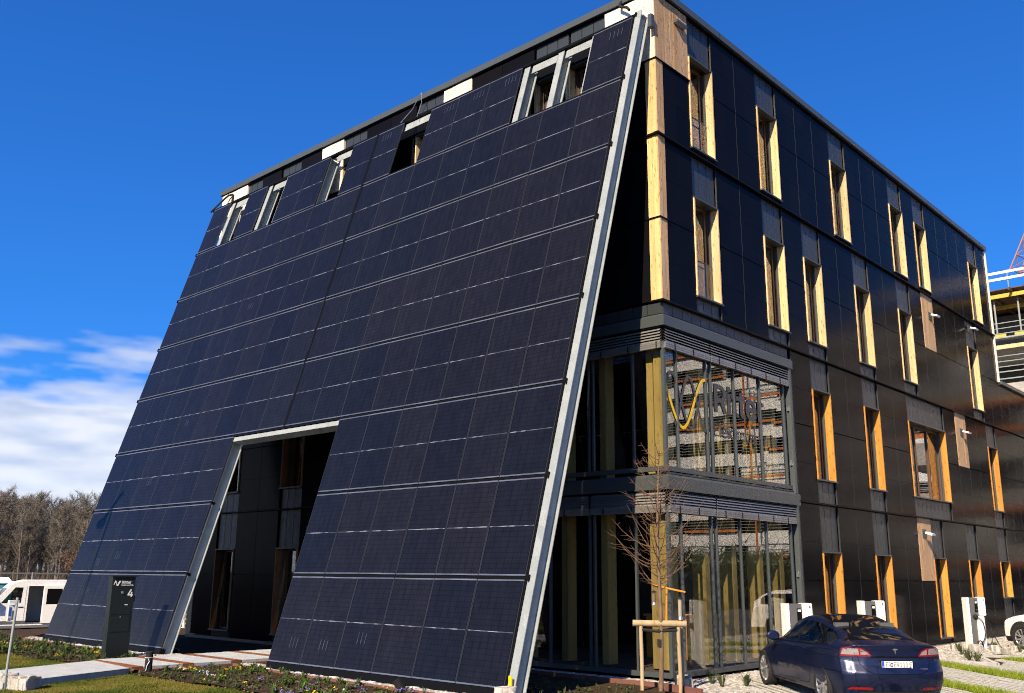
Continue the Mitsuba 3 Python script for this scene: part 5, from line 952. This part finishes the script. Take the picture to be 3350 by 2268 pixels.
p0, p1 = at(166, 66), at(146, 66); seg(FE, 'top_rail', 'm_grey', p0, p1, 1.62, 1.70, 0.06)
for i in range(12):
    p = p0+(p1-p0)*i/11; mb = MB(); mb.tube([(p[0], p[1], -1.3), (p[0], p[1], 1.72)], 0.04, 6); put(FE, 'post', 'm_galv', mb.get())
for z in (-0.4, 0.6): seg(FE, 'wire', 'm_galv', p0, p1, z, z+0.02, 0.02)
LP = thing('lamp_post', 'black lamp post with white head half hidden by the left edge of the solar array', 'lamp post'); o = at(156.85, 46); mb = MB(); mb.tube([(o[0], o[1], -1.0), (o[0], o[1], 1.95)], 0.07, 8); put(LP, 'post', 'm_rubber', mb.get()); q = at(156.45, 46); mb = MB(); mb.tube([(o[0], o[1], 1.5), (q[0], q[1], 2.0)], 0.05, 6); put(LP, 'arm', 'm_rubber', mb.get()); g = trimesh.creation.icosphere(2, 1); g.vertices *= [0.25, 0.35, 0.28]; q = at(156.4, 45.9); g.apply_translation([q[0], q[1], 2.15]); put(LP, 'head', 'm_white', g, True)
OB = thing('brown_leaved_shrub', 'shrub keeping its brown leaves beside the left edge of the solar array', 'shrub'); r = np.random.default_rng(8); o = at(156.75, 70); mb = MB()
for i in range(1100):
    c = np.array([o[0], o[1], 2.4])+r.normal(0, 1, 3)*np.array([0.42, 0.42, 0.38]); a = r.normal(0, 1, 3); a /= np.linalg.norm(a); b = np.cross(a, r.normal(0, 1, 3)); mb.add([c, c+a*0.06+b*0.02, c+a*0.10, c+a*0.05-b*0.025], [[0, 1, 2, 3]])
put(OB, 'leaves', 'm_leaf_brown', mb.get()); mb = MB(); mb.tube([(o[0], o[1], -1.3), (o[0], o[1], 2.6)], 0.06, 6); put(OB, 'stem', 'm_bark', mb.get())
HP = thing('ventilation_unit', 'white louvred ventilation unit seen past the left end of the building', 'ventilation unit'); cube(HP, 'housing', 'm_white', (-24.2, 7.1, -0.4), (-23.3, 7.9, 1.15))
for i in range(7): cube(HP, 'louvre', 'm_grey', (-23.298, 7.15, -0.2+i*0.17), (-23.28, 7.85, -0.1+i*0.17)); cube(HP, 'louvre', 'm_grey', (-24.1, 7.08, -0.2+i*0.17), (-23.4, 7.098, -0.1+i*0.17))
# street lamp south of the array: outside the picture, its shadow falls on the panels
SLm = thing('street_lamp', 'tall street lamp with a bent arm whose shadow falls on the solar array', 'street lamp'); a_, t_ = 0.28, 5.2; bx_, by_ = -16.62+a_*t_+0.0, -t_
mb = MB(); pts = [(bx_, by_, -0.3), (bx_, by_, 6.0), (bx_-0.02, by_, 7.6), (bx_+0.08, by_, 8.15), (bx_+0.28, by_, 8.32), (bx_+0.42, by_, 8.2), (bx_+0.20, by_, 7.9), ]
mb.tube([(bx_, by_, -0.3), (bx_-0.35, by_, 6.4), (bx_-0.38, by_, 8.0), (bx_-0.22, by_, 8.45), (bx_-0.05, by_, 8.6), (bx_-0.02, by_, 8.45)], [0.09, 0.06, 0.05, 0.05, 0.05, 0.05], 8); put(SLm, 'pole', 'm_galv', mb.get()); mb = MB(); mb.tube([(bx_-0.05, by_, 8.6), (bx_-0.75, by_, 7.55)], [0.05, 0.12], 8); put(SLm, 'arm', 'm_galv', mb.get()); g = trimesh.creation.icosphere(2, 1); g.vertices *= [0.30, 0.2, 0.16]; g.apply_translation([bx_-0.8, by_, 7.45]); put(SLm, 'head', 'm_galv', g, True)
# ------------------------------------------------------------------ bare forest
def bare_tree(seed):
    r = np.random.default_rng(seed); h = r.uniform(17, 21); mb = MB(); z = np.linspace(0, h*0.9, 9); cx, cy = np.cumsum(r.normal(0, 0.13, 9)), np.cumsum(r.normal(0, 0.13, 9)); mb.tube(np.c_[cx, cy, z], np.linspace(r.uniform(0.18, 0.34), 0.05, 9), 5, False)
    for i in range(60):
        q = r.uniform(0.15 if i % 6 == 0 else 0.36, 1.0); o = np.array([np.interp(q*h*0.9, z, cx), np.interp(q*h*0.9, z, cy), q*h*0.9]); a = r.uniform(0, 6.28); l = r.uniform(1.6, 3.8)*(1.15-0.6*q); up = r.uniform(0.35, 1.2); d = np.array([math.cos(a), math.sin(a), up]); d /= np.linalg.norm(d); m1 = o+d*l*0.5+r.normal(0, 0.12, 3); e = o+d*l+[0, 0, 0.3*l]; mb.tube([o, m1, e], [0.06, 0.04, 0.02], 3, False)
        for k in range(20):
            b = o+(e-o)*r.uniform(0.25, 1.0); dd = r.normal(0, 1, 3); dd[2] = abs(dd[2])*1.3; dd /= np.linalg.norm(dd); g = r.uniform(0.5, 1.5); s = np.cross(dd, r.normal(0, 1, 3)); s = s/np.linalg.norm(s)*r.uniform(0.02, 0.045); mb.add([b-s, b+s, b+dd*g], [[0, 1, 2]])
    return mb.get()
var = [ply(bare_tree(300+i), 'm_forest') for i in range(6)]; vm = [bare_tree(300+i) for i in range(6)]
r = np.random.default_rng(55); K = 0
def place(az_, D): p = at(az_, D); return p[0], p[1], float(gz(*p))-0.1
for i in range(110):
    x, y, z = place(r.uniform(150, 168), r.uniform(172, 200)); k = key('', 'bare_tree'); s = r.uniform(0.58, 0.90)
    scene[k] = dict(var[i % 6], to_world=T4().translate([x, y, z]).rotate([0, 0, 1], float(r.uniform(0, 360))).scale([s, s, s])); labels[k] = {'label': 'bare grey brown tree in the front rows of the forest edge on the left', 'category': 'tree', 'group': 'bare trees at the forest edge'}
mb = MB()
for i in range(430):
    x, y, z = place(r.uniform(148, 170), r.uniform(200, 262)); s = r.uniform(0.76, 1.04); m_ = vm[i % 6]; a = r.uniform(0, 6.28); c, d = math.cos(a), math.sin(a); v = m_.vertices*s; mb.add(np.c_[v[:, 0]*c-v[:, 1]*d+x, v[:, 0]*d+v[:, 1]*c+y, v[:, 2]+z], m_.faces)
put('', 'forest', 'm_forest', mb.get()); tag('forest', 'dense bare winter forest behind its front rows of trees', 'forest', kind='stuff')
mb = MB()
for i in range(5000):
    x, y, z = place(r.uniform(148, 170), r.uniform(170, 240)); h = r.uniform(1.0, 5.0); 
    for q in range(3): a = r.normal(0, 0.35, 2)*h; mb.add([(x-0.04, y, z), (x+0.04, y, z), (x+a[0], y+a[1], z+h)], [[0, 1, 2]])
put('', 'undergrowth', 'm_forest', mb.get()); tag('undergrowth', 'thin bare undergrowth at the foot of the forest', 'undergrowth', kind='stuff')
struct('forest_floor', 'm_leaf_brown', sheet([tuple(at(146, 160)), tuple(at(146, 330)), tuple(at(172, 330)), tuple(at(172, 160))], lift(0.05), 20))
# ------------------------------------------------------------------ building under construction and crane behind
U = thing('unfinished_building', 'concrete shell under construction with yellow formwork behind the far end of the side wall', 'building')
XA, XB, Y0 = -9.0, 11.0, 45.0; FL = [0.0, 2.95, 5.9, 8.85, 11.8, 14.75]
cube(U, 'core_wall', 'm_grey', (XA+2, Y0+5, -0.5), (XB-2, Y0+14, 17.7))
nb = 5; bw = (XB-XA)/nb; r = np.random.default_rng(4)
for fi, z in enumerate(FL):
    cube(U, 'floor_slab', 'm_concrete', (XA, Y0, z-0.25), (XB, Y0+14, z))
    if fi < 5:
        for b in range(nb):
            x = XA+b*bw; cube(U, 'column', 'm_concrete', (x+0.1, Y0+0.5, z), (x+0.5, Y0+0.9, z+2.7))
            if fi in (1, 2, 3, 4):
                cube(U, 'wall_panel', 'm_concrete', (x+0.05, Y0-0.03, z-0.55), (x+bw-0.05, Y0+0.12, z+0.75))
                if r.random() < 0.5: cube(U, 'wall_panel', 'm_white', (x+bw*0.55, Y0+0.14, z+0.75), (x+bw-0.1, Y0+0.3, z+2.6))
            for q, (zz, m) in enumerate([(z+0.95, 'm_galv'), (z+1.35, 'm_galv')]) if fi != 3 else [(0, (z+1.0, 'm_orange_rail'))]:
                cube(U, 'guard_rail', m, (x, Y0-0.26, zz), (x+bw, Y0-0.22, zz+(0.06 if m == 'm_galv' else 0.28)))
            mb = MB(); mb.tube([(x+0.2, Y0-0.2, z-0.5), (x+0.2, Y0-0.2, z+1.5)], 0.03, 5); put(U, 'rail_post', 'm_galv', mb.get())
        if fi in (1, 2, 4): cube(U, 'toe_board', 'm_orange_rail', (XA, Y0-0.32, z-0.42), (XB, Y0-0.24, z-0.18))
    if fi >= 4: cube(U, 'edge_timber', 'm_wood_gold', (XA, Y0-0.06, z-0.22), (XB, Y0-0.01, z+0.02))
zt = FL[-1]
cube(U, 'deck_board', 'm_galv', (XA, Y0-0.5, zt+0.30), (XB, Y0+0.2, zt+0.38))
for b in range(16):
    x = XA+b*(XB-XA)/16
    mb = MB(); mb.tube([(x+0.3, Y0+0.3, zt+0.4), (x+0.3, Y0+0.3, zt+2.7)], 0.05, 6); put(U, 'prop', 'm_galv', mb.get())
    if b % 2: mb = MB(); mb.tube([(x+0.7, Y0+2.6, zt), (x+0.7, Y0+2.6, zt+2.7)], 0.05, 6); put(U, 'prop', 'm_galv', mb.get())
    cube(U, 'formwork_board', 'm_formwork_yellow' if b % 3 else 'm_white', (x+0.05, Y0-0.14, zt+0.40), (x+0.85, Y0-0.10, zt+0.66)); 
    cube(U, 'cross_joist', 'm_wood_frame', (x+0.1, Y0-0.7, zt+2.98), (x+0.2, Y0+8, zt+3.14))
cube(U, 'formwork_beam', 'm_formwork_yellow', (XA, Y0-0.1, zt+2.74), (XB, Y0-0.02, zt+2.96)); cube(U, 'formwork_beam', 'm_formwork_yellow', (XA, Y0+2.5, zt+2.74), (XB, Y0+2.58, zt+2.96)); cube(U, 'top_deck', 'm_wood_frame', (XA, Y0-0.3, zt+3.15), (XB, Y0+9, zt+3.2))
for z in (zt+3.72, zt+4.10): cube(U, 'hand_rail', 'm_wood_pale', (XA, Y0-0.30, z), (XB, Y0-0.26, z+0.15))
for b in range(8):
    x = XA+1.3+b*2.5; mb = MB(); mb.tube([(x, Y0-0.24, zt+3.1), (x, Y0-0.24, zt+4.3)], 0.03, 5); put(U, 'rail_post', 'm_galv', mb.get())
for z in (zt+0.55, zt+0.85, zt+1.15, zt-0.75, zt-1.05, zt-1.35): cube(U, 'hand_rail', 'm_galv', (XA, Y0-0.5, z), (XB, Y0-0.47, z+0.04))
KR = thing('tower_crane', 'red lattice crane jib rising above the building under construction', 'crane')
A0, A1 = np.array([-9.25, 75.0, 27.75]), np.array([-3.3, 76.5, 43.5]); A1 = A0+(np.array([-7.45, 75.2, 31.5])-A0)*11
def lattice(name, A, Bv, w, n, m):
    d = (Bv-A)/np.linalg.norm(Bv-A); s = np.cross(d, [0, 1, 0]); s /= np.linalg.norm(s); u = np.cross(s, d); cs = [s*w/2-u*w*0.4, -s*w/2-u*w*0.4, u*w*0.5] if name == 'jib' else [s*w/2+u*w/2, -s*w/2+u*w/2, -s*w/2-u*w/2, s*w/2-u*w/2]; mb = MB()
    for c in cs: mb.tube([A+c, Bv+c], 0.07, 5)
    for i in range(n):
        p, q = A+(Bv-A)*i/n, A+(Bv-A)*(i+1)/n
        for j in range(len(cs)): c, e = cs[j], cs[(j+1) % len(cs)]; mb.tube([p+c, q+e], 0.04, 4); mb.tube([p+c, p+e], 0.04, 4)
    put(KR, name, m, mb.get())
prin('m_crane_red', (0.36, 0.17, 0.12), 0.5)
lattice('jib', A0, A1, 1.1, 34, 'm_crane_red'); lattice('mast', np.array([A1[0], A1[1], -1.0]), np.array([A1[0], A1[1], A1[2]+3]), 1.6, 30, 'm_formwork_yellow')
# larger concrete shell further off and a scrubby bank: both stand outside the picture and show in the glass
U2 = thing('unfinished_block', 'large white concrete shell with orange guard rails, mirrored in the corner glazing', 'building')
XA, XB, Y0 = 14.0, 112.0, 90.0; nb = 9; bw = (XB-XA)/nb; r = np.random.default_rng(6)
cube(U2, 'core_wall', 'm_dark_room', (XA+2, Y0+2.5, -0.5), (XB-2, Y0+16, 30))
for fi in range(10):
    z = 3.1*fi; cube(U2, 'floor_slab', 'm_concrete', (XA, Y0, z-0.3), (XB, Y0+16, z))
    for b in range(nb):
        x = XA+b*bw
        if fi: cube(U2, 'wall_panel', 'm_white', (x+0.03, Y0-0.05, z-0.75), (x+bw-0.03, Y0+0.15, z+0.7))
        if r.random() < 0.22: cube(U2, 'wall_panel', 'm_white', (x+bw*r.uniform(0.2, 0.5), Y0+0.2, z), (x+bw*r.uniform(0.7, 0.95), Y0+0.4, z+2.7))
        cube(U2, 'column', 'm_concrete', (x+0.2, Y0+0.5, z), (x+0.7, Y0+1.0, z+2.8))
        for zz in (0.95, 1.3, 1.65, 2.0): cube(U2, 'guard_rail', 'm_galv', (x, Y0-0.4, z+zz), (x+bw, Y0-0.34, z+zz+0.07))
        if fi and r.random() < 0.75: cube(U2, 'toe_board', 'm_orange_rail', (x, Y0-0.5, z+0.82), (x+bw*r.uniform(0.6, 1.0), Y0-0.42, z+1.12))
for b in range(7):
    x = XA+4+b*13.0; mb = MB(); mb.tube([(x, Y0-0.8, -0.5), (x, Y0-0.8, 28.0)], 0.12, 6); put(U2, 'hoist_mast', 'm_orange_rail', mb.get())
def bank(x, y): return gz(x, y)+3.0*np.clip((x-22.0)/6.0, 0, 1)
struct('embankment', 'm_soil', sheet([(21.2, -40), (45, -40), (45, 84), (21.2, 84)], bank, 6))
HB = MB(); r = np.random.default_rng(14)
for i in range(15000):
    x, y = r.uniform(21.8, 33), r.uniform(-25, 84); c = np.array([x, y, float(bank(x, y))+abs(r.normal(0, 0.5))]); d = r.normal(0, 1, 3); d[2] = abs(d[2]); d /= np.linalg.norm(d); s_ = np.cross(d, r.normal(0, 1, 3)); s_ = s_/np.linalg.norm(s_)*r.uniform(0.02, 0.06); HB.add([c-s_, c+s_, c+d*r.uniform(0.4, 1.3)], [[0, 1, 2]])
put('', 'hedge_bank', 'm_leaf_dull', HB.get()); tag('hedge_bank', 'scrubby bushes on the bank across the road, showing only in the window reflections', 'bushes', kind='stuff')
